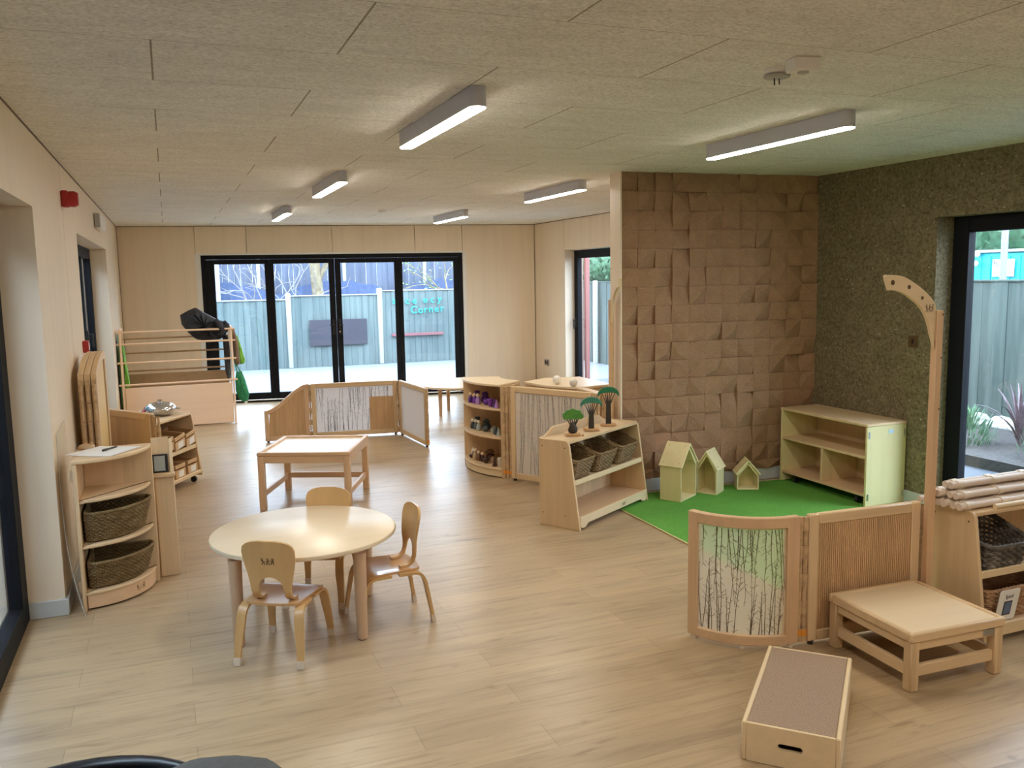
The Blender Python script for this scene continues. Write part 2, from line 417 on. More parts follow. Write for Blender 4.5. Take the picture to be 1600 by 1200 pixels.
def struct(name, mb=None, mat=None, loc=None, parent=None, rz=0):
    if mb is None:
        o = bpy.data.objects.new(name, None); COL.objects.link(o)
        if loc: o.location = loc
        o.rotation_euler = (0, 0, rz)
    else: o = obj(name, mb, mat, parent, loc, rz)
    if not parent: o['kind'] = 'structure'
    return o
def dup(root, loc, rz=0, label=None, group=None):
    c = root.copy(); COL.objects.link(c); c.location = loc; c.rotation_euler = (0, 0, rz)
    if label: c['label'] = label
    if group: c['group'] = group
    for ch in list(root.children):
        d = ch.copy(); COL.objects.link(d); d.parent = c
        for g in list(ch.children):
            e = g.copy(); COL.objects.link(e); e.parent = d
    return c
def text_mesh(name, body, size, mat, M, depth=.004, parent=None):
    cu = bpy.data.curves.new(name, 'FONT'); cu.body = body; cu.size = size; cu.extrude = depth; cu.align_x = 'CENTER'; cu.resolution_u = 3
    t = bpy.data.objects.new(name, cu); COL.objects.link(t)
    dg = bpy.context.evaluated_depsgraph_get(); me = bpy.data.meshes.new_from_object(t.evaluated_get(dg))
    bpy.data.objects.remove(t)
    me.name = name; me.transform(M); me.materials.clear(); me.materials.append(MATS[mat])
    o = bpy.data.objects.new(name, me); COL.objects.link(o)
    if parent: o.parent = parent
    return o
def arc(cx, cy, r, a0, a1, n): return [(cx + r * cos(a0 + (a1 - a0) * i / n), cy + r * sin(a0 + (a1 - a0) * i / n)) for i in range(n + 1)]
def rot2(p, a): return (p[0] * cos(a) - p[1] * sin(a), p[0] * sin(a) + p[1] * cos(a))
H = 2.5

# ================================================================== SETTING
XL, XR, YF = -.595, 5.015, -4.2           # left wall, right (hemp) wall, wall behind
BL, BR = Vector((-.593, 13.002)), Vector((5.162, 11.961))
XFR = 5.155                               # far right wall
def wall_boxes(mb, p0, p1, side, t, zs, us_open, seams=(), zseams=(), gap=.007, u0=0, u1=None):
    """wall from p0 to p1, thickness t to `side` (+1 = left of direction), openings [(u0,u1,z0,z1)]"""
    p0 = Vector(p0); p1 = Vector(p1); L = (p1 - p0).length; d = (p1 - p0) / L; nrm = Vector((-d.y, d.x)) * side
    U = sorted(set([0, L] + [x for o in us_open for x in o[:2]] + list(seams))); Z = sorted(set([zs[0], zs[1]] + [x for o in us_open for x in o[2:]] + list(zseams)))
    ang = atan2(d.y, d.x)
    for i in range(len(U) - 1):
        for k in range(len(Z) - 1):
            a, b, c, e = U[i], U[i + 1], Z[k], Z[k + 1]
            mu, mz = (a + b) / 2, (c + e) / 2
            if any(o[0] < mu < o[1] and o[2] < mz < o[3] for o in us_open): continue
            ga = gap / 2 if a in seams else 0; gb = gap / 2 if b in seams else 0
            gz0 = gap / 2 if c in zseams else 0; gz1 = gap / 2 if e in zseams else 0
            cc = p0 + d * ((a + ga + b - gb) / 2) + nrm * (t / 2)
            mb.box((cc.x, cc.y, (c + gz0 + e - gz1) / 2), (b - gb - a - ga, t, e - gz1 - c - gz0), 0, rz=ang)
            if ga:   # dark back of the shadow gap
                cc = p0 + d * a + nrm * (t * .5); mb.box((cc.x, cc.y, mz), (gap * 2, t * .6, e - c), 0, rz=ang)
    return d, nrm, ang

m = MB(); m.span((-.93, YF - .3, -.12), (5.33, 13.3, 0), 0); struct('floor', m, 'oak_vinyl')
m = MB(); m.span((-.93, YF - .3, H), (5.4, 13.3, H + .15), 0); struct('ceiling', m, 'wood_wool_board')
# left wall with a big near opening and a far door
m = MB(); wall_boxes(m, (XL, 13.2), (XL, YF), -1, .30, (0, H), [(13.2 - 10.45, 13.2 - 7.15, 0, 2.1), (13.2 - 4.9, 13.2 - 1.2, 0, 2.11)], seams=(13.2 - 6.3, 13.2 - 11.6))
struct('wall_left', m, 'wall_ply')
m = MB(); m.span((XL, 4.9, 0), (XL + .016, 7.15, .09), .004); m.span((XL - .17, 4.884, 0), (XL + .016, 4.9, .09), .004); m.span((XL, 10.45, 0), (XL + .016, 13.0, .09), .004)
struct('baseboard_left', m, 'skirting_grey')
# back wall
m = MB(); dB, nB, aB = wall_boxes(m, BL, BR, 1, .22, (0, H), [(1.03, 4.79, 0, 2.105)], seams=(1.0051, 1.696, 2.875, 4.054, 4.7501))
struct('wall_back', m, 'wall_ply')
# far right wall with glazed door opening
m = MB(); wall_boxes(m, BR, (XFR - .02, 6.0), 1, .2, (0, H), [(BR.y - 10.92, BR.y - 9.3, .0, 2.08)], seams=(BR.y - 10.921, BR.y - 8.6))
struct('wall_far_right', m, 'wall_ply')
# partition carrying the cork relief
P0, P1 = Vector((3.231, 5.859)), Vector((5.02, 5.735)); dP = (P1 - P0).normalized(); nP = Vector((-dP.y, dP.x)); aP = atan2(dP.y, dP.x)
m = MB(); c = (P0 + P1) / 2 + dP * .07 + nP * (.138 / 2 + .025); m.box((c.x, c.y, H / 2), ((P1 - P0).length + .14, .138, H), 0, rz=aP)
m.box((P0.x + dP.x * .006, P0.y + dP.y * .006 - .0, H / 2), (.012, .05, H), 0, rz=aP)
struct('wall_partition', m, 'wall_ply')
m = MB()
CW = (P1 - P0).length / 12; CHT = .1455; rows = 17
TP = Matrix.Translation((P0.x + nP.x * .026, P0.y + nP.y * .026, 0)) @ Matrix.Rotation(aP, 4, 'Z')
rnd = random.Random(3)
for i in range(12):
    for k in range(rows):
        z1 = H - k * CHT; z0 = max(z1 - CHT, .10)
        if z1 - .03 < .10: continue
        x0, x1 = i * CW, (i + 1) * CW; g = .0006
        corners = [(x0 + g, z0 + g), (x1 - g, z0 + g), (x1 - g, z1 - g), (x0 + g, z1 - g)]
        r = rnd.choice([0, 0, 0, 0, 1, 1, 2, 3]); hi = rnd.choice([.046, .046, .042]); low = rnd.choice([.004, .010, .018])
        w, hgt = x1 - x0, z1 - z0; cx, cz = corners[r]; q = rnd.random()
        fx = rnd.choice([.35, .5, .75]); fz = rnd.choice([.35, .5, .75])
        od = [hi] * 4; od[r] = low
        if q < .25: od[(r + 1) % 4] = rnd.choice([.028, .036])
        elif q < .45: od[(r + 3) % 4] = rnd.choice([.028, .036])
        inner = (cx + (x0 + w / 2 - cx) * 2 * fx, -hi, cz + (z0 + hgt / 2 - cz) * 2 * fz)
        vs = [(a, 0, b) for a, b in corners] + [(corners[j][0], -od[j], corners[j][1]) for j in range(4)] + [inner]
        fs = [(j, (j + 1) % 4, 4 + (j + 1) % 4, 4 + j) for j in range(4)]
        a_, b_, c_, d_ = [4 + (r + j) % 4 for j in range(4)]
        fs += [(a_, b_, 8), (a_, 8, d_), (8, b_, c_), (8, c_, d_)]
        m.add(vs, fs, TP)
o = struct('trim_1', m, 'cork', None); o.data.polygons.foreach_set('use_smooth', [False] * len(o.data.polygons)); o['label'] = 'brown cork relief blocks covering the partition wall'
m = MB(); c = (P0 + P1) / 2 + nP * .012; m.box((c.x + .01, c.y, .05), ((P1 - P0).length, .02, .10), .004, rz=aP)
struct('baseboard_partition', m, 'skirting_grey')
# right wall of speckled hemp concrete
m = MB(); wall_boxes(m, (XR, YF), (XR, 5.9), -1, .30, (0, H), [(2.4 - YF, 4.53 - YF, 0, 2.085)]); struct('wall_right', m, 'hemp_concrete')
m = MB(); m.span((XR - .016, 4.53, 0), (XR, 5.73, .10), .004); struct('baseboard_right', m, 'skirting_grey')
m = MB(); m.span((-.9, YF - .2, 0), (5.3, YF, H), 0); struct('wall_behind', m, 'wall_ply')

m = MB(); m.span((XL, 4.0 - 8.2, H - .007), (XL + .004, 13.0, H), 0)
midB = (BL + BR) / 2; m.box((midB.x + .0005, midB.y - .003, H - .004), ((BR - BL).length, .006, .008), 0, rz=aB); m.span((XFR - .006, 9.0, H - .008), (XFR, 11.96, H), 0); m.box((5.155, 11.958, H / 2), (.006, .006, H), 0); m.box((-.591, 12.99, H / 2), (.006, .006, H), 0)
struct('shadow_gap_strip', m, 'maker_brown')  # thin dark strips imitate the shadow line under the ceiling and in the corners

# bifold doors in the back wall: local x along the wall, y outward
def TW(p, a): return Matrix.Translation((p.x, p.y, 0)) @ Matrix.Rotation(a, 4, 'Z')
dr = struct('door_1', loc=(BL.x, BL.y, 0), rz=aB)
m = MB()
m.span((1.066, .03, 2.035), (4.752, .10, 2.095), .004); m.span((1.066, .03, 0), (1.13, .10, 2.035), .004); m.span((4.69, .03, 0), (4.752, .10, 2.035), .004)
m.span((1.066, .02, 0), (4.752, .10, .022), .003)
obj('outer_frame', m, 'black_frame', dr)
m = MB(); m.span((1.0, -.003, .0), (1.03, .02, 2.12), .002); m.span((4.79, -.003, 0), (4.80, .02, 2.12), .002); m.span((1.0, -.003, 2.105), (4.8, .02, 2.12), .002)
m.span((1.03, 0, 0), (1.066, .06, 2.105), .002); m.span((4.752, 0, 0), (4.79, .06, 2.105), .002); m.span((1.03, 0, 2.095), (4.79, .06, 2.105), .001)
obj('reveal_trim', m, 'white_plastic', dr)
m = MB(); m.span((1.066, .005, .022), (4.752, .03, .032), .002); obj('threshold', m, 'dull_steel', dr)
LV = [(1.13, 1.239, 1.92, 1.98), (1.982, 2.043, 2.806, 2.89), (2.893, 2.977, 3.745, 3.804), (3.807, 3.865, 4.617, 4.69)]
for a, g0, g1, b in LV:
    m = MB(); m.span((a, .035, .035), (g0, .095, 2.033), .004); m.span((g1, .035, .035), (b, .095, 2.033), .004)
    m.span((g0, .035, .035), (g1, .095, .131), .004); m.span((g0, .035, 1.968), (g1, .095, 2.033), .004)
    lf = obj('door_leaf', m, 'black_frame', dr)
    m = MB(); m.span((g0, .06, .131), (g1, .066, 1.968), 0); obj('pane', m, 'pane_glass', lf)
m = MB(); m.box((2.85, .025, 1.05), (.03, .012, .22), .004); m.tube([(2.85, .02, 1.08), (2.85, -.03, 1.08), (2.79, -.035, 1.08)], .009, 8)
obj('door_handle', m, 'black_plastic', dr)
m = MB(); m.box((2.935, .025, 1.05), (.03, .012, .22), .004); m.tube([(2.935, .02, 1.08), (2.935, -.03, 1.08), (2.995, -.035, 1.08)], .009, 8)
obj('door_handle', m, 'black_plastic', dr)
m = MB(); m.lathe([(.011, 0), (.011, .012)], 12, M=Matrix.Translation((2.935, .02, .98)) @ Matrix.Rotation(radians(90), 4, 'X')); obj('lock_barrel', m, 'chrome', dr)

def glazed(name, axis_loc, rz, L, z0, z1, st, top, bot, mull=(), handle=None, dep=.07):
    """glazed frame; local x along opening, y = thickness"""
    g = struct(name, loc=axis_loc, rz=rz)
    m = MB(); m.span((0, 0, z0), (st, dep, z1), .004); m.span((L - st, 0, z0), (L, dep, z1), .004)
    m.span((st, 0, z0), (L - st, dep, z0 + bot), .004); m.span((st, 0, z1 - top), (L - st, dep, z1), .004)
    xs = [st]
    for u in mull: m.span((u - .05, 0, z0 + bot), (u + .05, dep, z1 - top), .004); xs += [u - .05, u + .05]
    xs.append(L - st)
    obj('frame', m, 'black_frame', g)
    for i in range(0, len(xs), 2):
        m = MB(); m.span((xs[i], dep * .45, z0 + bot), (xs[i + 1], dep * .55, z1 - top), 0); obj('pane', m, 'pane_glass', g)
    if handle:
        hx, hz, dirx = handle; m = MB(); m.box((hx, -.006, hz), (.03, .012, .14), .004)
        m.tube([(hx, 0, hz + .03), (hx, -.045, hz + .03), (hx + .02 * dirx, -.05, hz + .02), (hx + .03 * dirx, -.05, hz - .09)], .009, 8); obj('door_handle', m, 'black_plastic', g)
    return g
# near left doors, far left door, far right glazed door, right glazed door
glazed('door_2', (XL - .17, 1.2, 0), radians(90), 3.7, 0, 2.11, .16, .12, .12, (1.3, 2.5))
glazed('door_3', (XL - .16, 7.15, 0), radians(90), 3.3, 0, 2.1, .11, .11, .13, (1.1, 2.2), handle=(2.25, 1.2, -1))
glazed('door_4', (XFR + .15, 10.92, 0), radians(-90), 1.62, .0, 2.075, .11, .11, .25, handle=(.06, 1.08, 1))
glazed('door_5', (XR + .15, 4.53, 0), radians(-90), 2.13, 0, 2.085, .13, .11, .10, (1.15,))
for nm, pts in (('trim_2', ((XFR, 10.915), (XFR + .15, 10.92))),):
    m = MB(); m.span((XFR + .002, 10.905, .0), (XFR + .15, 10.919, 2.075), .002); struct(nm, m, 'wall_ply')

# ------------------------------------------------------------------ outdoors
m = MB(); m.span((-14, -8, -.30), (-.95, 34, -.08), 0); m.span((-.95, 13.35, -.30), (22, 34, -.08), 0); m.span((8.0, -8, -.30), (22, 13.35, -.08), 0)
m.span((-.95, -8, -.3), (5.35, YF - .4, -.08), 0)
o = struct('ground', m, 'tarmac')
m = MB(); m.span((5.35, -8, -.30), (8.0, 13.35, -.08), 0); struct('ground_side', m, 'dark_paving')
def plank_fence(name, label, x0, y0, x1, y1, z0, tops, mat, bw=.125, postat=None, posts=True, pmat='concrete_post', group=None, cap=True):
    """close boarded fence, one panel per bay, with a post between bays"""
    a = Vector((x0, y0)); b = Vector((x1, y1)); L = (b - a).length; d = (b - a) / L; an = atan2(d.y, d.x)
    t = thing(name, label, 'fence', (x0, y0, 0), an, group)
    bay = L / len(tops); rn = random.Random(int(L * 10))
    for i, zt in enumerate(tops):
        m = MB(); k = int(bay / bw)
        for j in range(k):
            u = i * bay + (j + .5) * bay / k
            m.box((u, rn.uniform(-.004, .004) + (.012 if j % 2 else 0), (z0 + zt) / 2), (bay / k * .99, .02, zt - z0), .003, rz=rn.uniform(-.03, .03))
        obj('board_panel', m, mat, t)
        if cap: m = MB(); m.span((i * bay, -.03, zt), ((i + 1) * bay, .03, zt + .022), .003); obj('capping_rail', m, pmat, t)
        if posts:
            m = MB(); m.span((i * bay - .05, -.06, z0), (i * bay + .05, .04, zt + .07), .015); obj('post', m, pmat, t)
    return t
fg = plank_fence('timber_fence', 'green timber fence with white posts across the yard behind the folding doors', -3.4, 18.33, 8.0, 18.05, -.08, [1.28, 1.30, 1.33, 1.40, 1.47, 1.47], 'fence_green')
# board, plank and letters fixed on that fence
def onfence(x, z, y=-.03):  # local frame of fence things
    return Matrix.Translation((x, 18.20 - .0246 * (x - 2.0) + y, z)) @ Matrix.Rotation(radians(-1.4), 4, 'Z')
m = MB(); m.box((0, 0, 0), (1.20, .02, .54), .004, M=onfence(3.30, .635, -.06)); tag(obj('outdoor_blackboard', m, 'blackboard'), 'dark slate coloured board fixed on the green fence outside', 'board')
m = MB(); m.box((0, 0, 0), (1.15, .05, .055), .004, M=onfence(5.0, .53, -.06)); tag(obj('wall_plank', m, 'mauve_plank'), 'reddish narrow plank fixed on the green fence below the turquoise letters', 'plank')
RX = Matrix.Rotation(radians(90), 4, 'X')
for ch, x, z, lab in (('s', 4.50, 1.20, 'turquoise letter s at the left end of the fence lettering'), ('c', 4.79, 1.19, 'turquoise letter c in the middle of the upper fence lettering'), ('e', 4.95, 1.19, 'turquoise letter e just before the gap in the upper fence lettering'),
        ('e', 5.19, 1.205, 'turquoise letter e just after the gap in the upper fence lettering'), ('c', 5.35, 1.205, 'turquoise letter c before the y on the fence'), ('y', 5.51, 1.22, 'turquoise letter y ending the upper fence lettering'),
        ('C', 4.93, .985, 'turquoise capital C starting the lower fence word'), ('o', 5.08, .985, 'turquoise letter o in the lower fence word'), ('r', 5.19, .99, 'turquoise first letter r of the lower fence word'),
        ('n', 5.31, .995, 'turquoise letter n of the lower fence word'), ('e', 5.44, 1.0, 'turquoise letter e of the lower fence word'), ('r', 5.56, 1.005, 'turquoise last letter r of the lower fence word')):
    o = text_mesh('sign_letter', ch, .21 if ch != 'C' else .22, 'letter_teal', onfence(x, z, -.06) @ RX, .012); tag(o, lab, 'letter', 'letters on the fence')
# tall bluish fence behind, netting, pillar, trunk, bare shrubs
plank_fence('tall_fence', 'tall bluish grey timber fence beyond the yard fence', -5, 26.3, 15, 26.0, -.3, [3.4] * 8, 'fence_blue', .16, posts=True)
m = MB()
xs = [1.35 + i * .12 for i in range(64)]; poly = [(x, -.2) for x in (1.35, xs[-1])]
top = [(x, 1.25 + .45 * abs(sin((x - 3.0) * .93)) ** .7 + .03 * sin(9 * x)) for x in reversed(xs)]
m.prism(poly + top, 25.55, 25.60, 'y'); tag(obj('debris_netting', m, 'netting'), 'blue netting with a scalloped top edge behind the green fence', 'netting')
m = MB(); m.span((.95, 25.0, -.3), (1.36, 25.4, 3.2), .02); tag(obj('rendered_pillar', m, 'concrete_post'), 'white upright pillar beyond the fence at left of the folding doors', 'pillar')
m = MB(); m.tube([(4.0, 25, -.3), (4.02, 25, 1.2), (3.95, 25, 2.2), (4.0, 25, 3.4)], [.2, .17, .15, .14], 10); m.tube([(4.0, 25, 1.7), (4.4, 24.9, 2.4), (4.7, 24.8, 3.2)], [.09, .07, .04], 7)
tag(obj('bare_tree', m, 'trunk'), 'brown tree trunk standing beyond the yard fence', 'tree')
def twiggy(name, label, cx, cy, z0, spread, h, n, mat, seed, leaf=None, nl=0):
    rn = random.Random(seed); t = thing(name, label, 'shrub', (cx, cy, z0)); m = MB()
    tips = []
    for i in range(n):
        a = rn.uniform(0, 2 * pi); p = Vector((rn.uniform(-.2, .2), rn.uniform(-.1, .1), 0)); d = Vector((cos(a) * spread, sin(a) * .3, h)).normalized(); pts = [p.copy()]
        for k in range(7):
            d = (d + Vector((rn.uniform(-.35, .35), rn.uniform(-.2, .2), rn.uniform(-.45, .2)))).normalized(); p = p + d * h / 5; pts.append(p.copy())
            if k > 2 and rn.random() < .6:
                e = (d + Vector((rn.uniform(-1, 1), rn.uniform(-.4, .4), rn.uniform(-.5, .5)))).normalized(); m.tube([p, p + e * h * .15, p + e * h * .27 + Vector((0, 0, -.04))], [.010, .008, .004], 4); tips.append(p + e * h * .25)
        m.tube(pts, [.022 - .002 * k for k in range(len(pts))], 5); tips += pts[3:]
    obj('stems', m, mat, t)
    if leaf:
        m = MB()
        for i in range(nl):
            p = rn.choice(tips) + Vector((rn.gauss(0, .12), rn.gauss(0, .1), rn.gauss(0, .1))); s_ = rn.uniform(.03, .06); a = rn.uniform(0, 6.3); b = rn.uniform(-1, 1)
            u = Vector((cos(a), sin(a), b)).normalized() * s_; v = Vector((-sin(a), cos(a), .3)).normalized() * s_ * .5
            m.add([p - u, p + v, p + u, p - v], [(0, 1, 2, 3)])
        obj('foliage', m, leaf, t, kind='stuff')
    return t
twiggy('bare_shrub', 'bare pale branched shrub beyond the fence near the white pillar', 2.45, 24.4, .4, .7, 1.5, 14, 'twig_pale', 5)
twiggy('bare_shrub', 'bare pale branches beyond the fence left of the tree trunk', 3.35, 24.3, .6, .5, 1.2, 9, 'twig_pale', 8)
twiggy('leafy_shrub', 'dark twiggy shrub with a few green leaves beyond the turquoise lettering', 8.0, 24.8, 1.0, 1.2, 1.3, 16, 'trunk', 11, 'leaf_bright', 260)
# side yard seen through the right hand doors
plank_fence('side_fence', 'weathered grey green fence along the planting bed at right', 8.75, -3.0, 8.15, 19.0, -.08, [1.58] * 11, 'fence_weathered', .15, pmat='fence_weathered', posts=False)
m = MB(); m.span((8.09, 15.71, -.08), (8.17, 15.79, 1.62), .012); tag(obj('fence_post', m, 'stone'), 'pale concrete post by the fence outside the far narrow door', 'post')
m = MB(); m.prism([(6.75, 7.5), (6.78, 4.0), (8.5, 3.6), (8.4, 9.0)], -.08, .02, 'z'); m2 = obj('planting_bed', m, 'soil', kind='structure')
m = MB(); rn = random.Random(2)
for i in range(26): m.ball((8.32 + rn.uniform(-.05, .05) - .02 * (i - 12) / 12, 3.2 + i * .28, .05), .1, 8, (1, 1.5, .9))
m.span((8.2, 3.0, -.08), (8.45, 10.5, .05), .01); o = obj('edging_stones', m, 'stone'); o['kind'] = 'structure'
def grass_clump(name, label, c, n, h, spread, mat, seed, wid=.02, droop=.6):
    rn = random.Random(seed); t = thing(name, label, 'plant', c); m = MB()
    for i in range(n):
        a = rn.uniform(0, 2 * pi); s_ = spread * rn.uniform(.3, 1); hh = h * rn.uniform(.6, 1.05); pts = []
        for k in range(6):
            q = k / 5; pts.append((cos(a) * s_ * q ** 1.3, sin(a) * s_ * q ** 1.3, hh * (q - droop * q * q * s_ / max(spread, .01) * .6)))
        m.strip(pts, (-sin(a), cos(a), 0), [wid * (1 - .85 * (k / 5) ** 2) for k in range(6)], .002)
    obj('blades', m, mat, t, kind='stuff'); return t
def mound(name, label, c, r, h, n, mat, seed):
    rn = random.Random(seed); t = thing(name, label, 'plant', c); m = MB()
    for i in range(n):
        a = rn.uniform(0, 2 * pi); e = rn.uniform(.05, 1.5); q = rn.uniform(.55, 1.0); p = Vector((cos(a) * cos(e) * r * q, sin(a) * cos(e) * r * q, sin(e) * h * q)); d = Vector((cos(a) * .5, sin(a) * .5, 1)).normalized() * rn.uniform(.05, .1)
        m.strip([p, p + d * .5, p + d], (-sin(a), cos(a), 0), [.010, .012, .003], .002)
    obj('sprigs', m, mat, t, kind='stuff'); return t
mound('lavender_mound', 'soft green rounded plant in the bed outside the right doors', (7.25, 6.08, .0), .26, .34, 420, 'leaf_soft', 3)
mound('lavender_mound', 'soft green rounded plant at the right edge of the bed outside', (7.2, 5.18, .0), .27, .36, 420, 'leaf_soft', 4)
grass_clump('grass_tuft', 'bright green grass tuft beside the black door frame outside', (7.7, 6.62, .02), 90, .34, .24, 'leaf_bright', 5, .012)
grass_clump('cordyline', 'bronze strappy leaved plant in the bed outside the right doors', (7.55, 5.75, .02), 34, .78, .42, 'leaf_bronze', 6, .04, .9)
# container, sign, post and lamps over the fence
m = MB(); m.span((11.0, 4, -.1), (13.4, 10.2, 1.95), .01)
for i in range(40): m.span((10.985, 4.02 + i * .155, 0), (11.0, 4.10 + i * .155, 1.9), .004)
ct = thing('site_container', 'turquoise site container behind the grey fence at right', 'container'); obj('body', m, 'teal_paint', ct)
m = MB(); m.span((10.95, 3.95, 1.95), (13.45, 10.25, 1.99), .01); obj('roof_edge', m, 'concrete_post', ct)
sg = thing('notice_sign', 'white notice sign on the turquoise container', 'sign', (10.96, 8.75, 1.73)); m = MB(); m.box((0, 0, 0), (.012, .34, .24), .003); obj('sign_board', m, 'white_paper', sg)
text_mesh('sign_text', 'hu', .14, 'dark_ink', Matrix.Translation((-.008, .09, .02)) @ Matrix.Rotation(radians(-90), 4, 'Z') @ RX, .001, sg)
m = MB(); m.tube([(10.2, 8.14, -.1), (10.2, 8.14, 3.2)], .042, 12); tag(obj('metal_post', m, 'lilac_paint'), 'pale lilac metal post in front of the turquoise container', 'post')
for y, z, lb in ((9.16, 1.965 - .03, 'upper round white floodlight on the turquoise container'), (9.18, 1.80, 'lower round white floodlight on the turquoise container')):
    m = MB(); m.ball((10.93, y, z), .042, 12); tag(obj('floodlight', m, 'white_plastic'), lb, 'lamp', 'floodlights on the container')
def hedge(name, label, c, size, n, mat, seed, sz=.09):
    rn = random.Random(seed); t = thing(name, label, 'tree', c); m = MB()
    for i in range(n):
        a, e, q = rn.uniform(0, 2 * pi), rn.uniform(-1.4, 1.5), rn.uniform(.75, 1.03)
        p = Vector((cos(a) * cos(e) * size[0] * q, sin(a) * cos(e) * size[1] * q, sin(e) * size[2] * q)); s_ = sz * rn.uniform(.6, 1.4)
        u = Vector((rn.gauss(0, 1), rn.gauss(0, 1), rn.gauss(0, 1))).normalized() * s_; v = u.cross(Vector((rn.gauss(0, 1), rn.gauss(0, 1), rn.gauss(0, 1)))).normalized() * s_ * .6
        m.add([p - u, p + v, p + u, p - v], [(0, 1, 2, 3)])
    obj('foliage', m, mat, t, kind='stuff'); m = MB(); m.ball((0, 0, 0), 1, 14, tuple(s_ * .8 for s_ in size)); obj('crown', m, mat, t)
    m = MB(); m.tube([(0, 0, -c[2] - .1), (0, 0, 0)], .14, 8); obj('trunk', m, 'trunk', t); return t
hedge('ivy_mass', 'dark ivy growing over the fence outside the far narrow door', (9.2, 17.6, 1.95), (.5, 2.0, .55), 1500, 'leaf_dark', 21, .06)
hedge('dark_tree', 'dark tree rising behind the turquoise container', (15.5, 11.5, 2.6), (1.5, 3.5, 1.6), 1500, 'leaf_dark', 22, .16)
hedge('dark_tree', 'dark tree behind the container at the right edge', (15.5, 5.4, 2.7), (1.5, 2.4, 1.5), 1200, 'leaf_dark', 23, .16)
m = MB(); m.span((5.98, 11.9, -.08), (6.05, 11.97, 2.6), .01); tag(obj('timber_post', m, 'red_paint'), 'red painted timber post outside the far narrow door', 'post')
m = MB(); m.span((5.55, 12.0, -.08), (5.985, 12.35, 2.7), 0); tag(obj('brick_pier', m, 'pink_brick'), 'pinkish brick pier behind the red post outside', 'pier')
plank_fence('added_shade_fence', 'added grey green fence cutting daylight outside the near left glazed doors', -1.8, -3, -1.8, 17.0, -.08, [2.5] * 10, 'fence_green', .16)  # fence added to block daylight entering through the near left doors

# ================================================================== CEILING THINGS
def stadium(L, w, n=8): return arc(0, L / 2 - w / 2, w / 2, 0, pi, n) + arc(0, -L / 2 + w / 2, w / 2, pi, 2 * pi, n)
lamp = thing('ceiling_lamp', 'grey linear ceiling lamp nearest the camera at left, above the round table', 'lamp', (1.235, 4.005, H), 0, 'linear ceiling lamps')
m = MB(); m.prism(stadium(1.2, .075), -.082, -.002, 'z'); obj('housing', m, 'lamp_body', lamp)
m = MB(); m.prism(stadium(1.196, .071), -.087, -.0815, 'z', .002); obj('diffuser', m, 'lamp_glow', lamp)
for x, y, lb in ((1.22, 6.87, 'grey linear ceiling lamp second from the camera in the left row'), (1.22, 9.87, 'small far linear ceiling lamp nearest the folding doors in the left row'),
        (3.2, 6.99, 'grey linear ceiling lamp just left of the cork partition'), (3.23, 10.06, 'small far linear ceiling lamp left of the narrow door, in the right row'), (3.14, 3.96, 'long linear ceiling lamp in front of the cork partition'),
        (1.235, 1.0, 'added unseen linear ceiling lamp overhead, just behind the camera at left'), (3.14, 1.0, 'added unseen linear ceiling lamp overhead, just behind the camera at right'), (1.235, -2.0, 'added unseen linear ceiling lamp at the back of the room behind the camera, left row'), (3.14, -2.0, 'added unseen linear ceiling lamp at the back of the room behind the camera, right row')):  # lamps behind the camera are unseen, added to brighten the room
    dup(lamp, (x, y, H), 0, lb)
sd = thing('smoke_detector', 'round white smoke detector with two dangling prongs on the ceiling', 'detector', (2.235, 2.80, H))
m = MB(); m.lathe([(.055, 0), (.055, -.014), (.046, -.022)], 24); obj('base', m, 'white_plastic', sd)
m = MB(); m.lathe([(.040, -.022), (.052, -.026), (.048, -.034), (.03, -.036)], 24); obj('sensor_ring', m, 'grey_plastic', sd)
m = MB(); m.tube([(.01, 0, -.03), (.016, .004, -.058)], .0028, 6); m.tube([(-.012, 0, -.03), (-.01, .0, -.062)], .0028, 6); obj('prongs', m, 'black_plastic', sd)
pb = thing('motion_sensor', 'white box shaped sensor on the ceiling beside the smoke detector', 'sensor', (2.225, 2.64, H), radians(-10))
m = MB(); m.box((0, 0, -.024), (.105, .075, .048), .005); obj('case', m, 'white_plastic', pb); m = MB(); m.lathe([(.022, -.048), (.020, -.052)], 18); obj('lens', m, 'grey_plastic', pb)
m = MB(); m.lathe([(.05, 0), (.05, -.02), (.035, -.035)], 20, c=(2.313, 9.695, H)); tag(obj('ceiling_sensor', m, 'white_plastic'), 'small white disc sensor on the far ceiling between the lamp rows', 'sensor')

# ================================================================== WALL THINGS
t = thing('alarm_sounder', 'red fire alarm sounder high on the left wall', 'alarm', (XL, 6.30, 2.27))
m = MB(); m.box((.022, 0, 0), (.044, .10, .105), .008); obj('back_box', m, 'red_plastic', t)
m = MB(); m.lathe([(.050, .04), (.052, .075), (.040, .098)], 20, M=Matrix.Rotation(radians(90), 4, 'Y')); obj('horn', m, 'red_plastic', t)
t = thing('call_point', 'small red square fire call point beside the far left door', 'alarm', (XL, 6.98, 1.27)); m = MB(); m.box((.02, 0, 0), (.04, .085, .085), .004); obj('case', m, 'red_plastic', t)
m = MB(); m.box((.041, 0, 0), (.003, .05, .05), .001); obj('face', m, 'white_plastic', t)
t = thing('wall_speaker', 'white slim wall unit over the far left door', 'unit', (XL, 9.35, 2.315)); m = MB(); m.box((.03, 0, 0), (.06, .70, .14), .015); obj('case', m, 'white_plastic', t)
m = MB(); m.box((.03, -.355, 0), (.045, .012, .13), .003); obj('end_cap', m, 'grey_plastic', t)
t = thing('wall_socket', 'dark twin socket on the plywood wall beside the narrow far door', 'socket', (XFR, 11.548, .46)); m = MB(); m.box((-.005, 0, 0), (.01, .15, .09), .003); obj('plate', m, 'dull_steel', t)
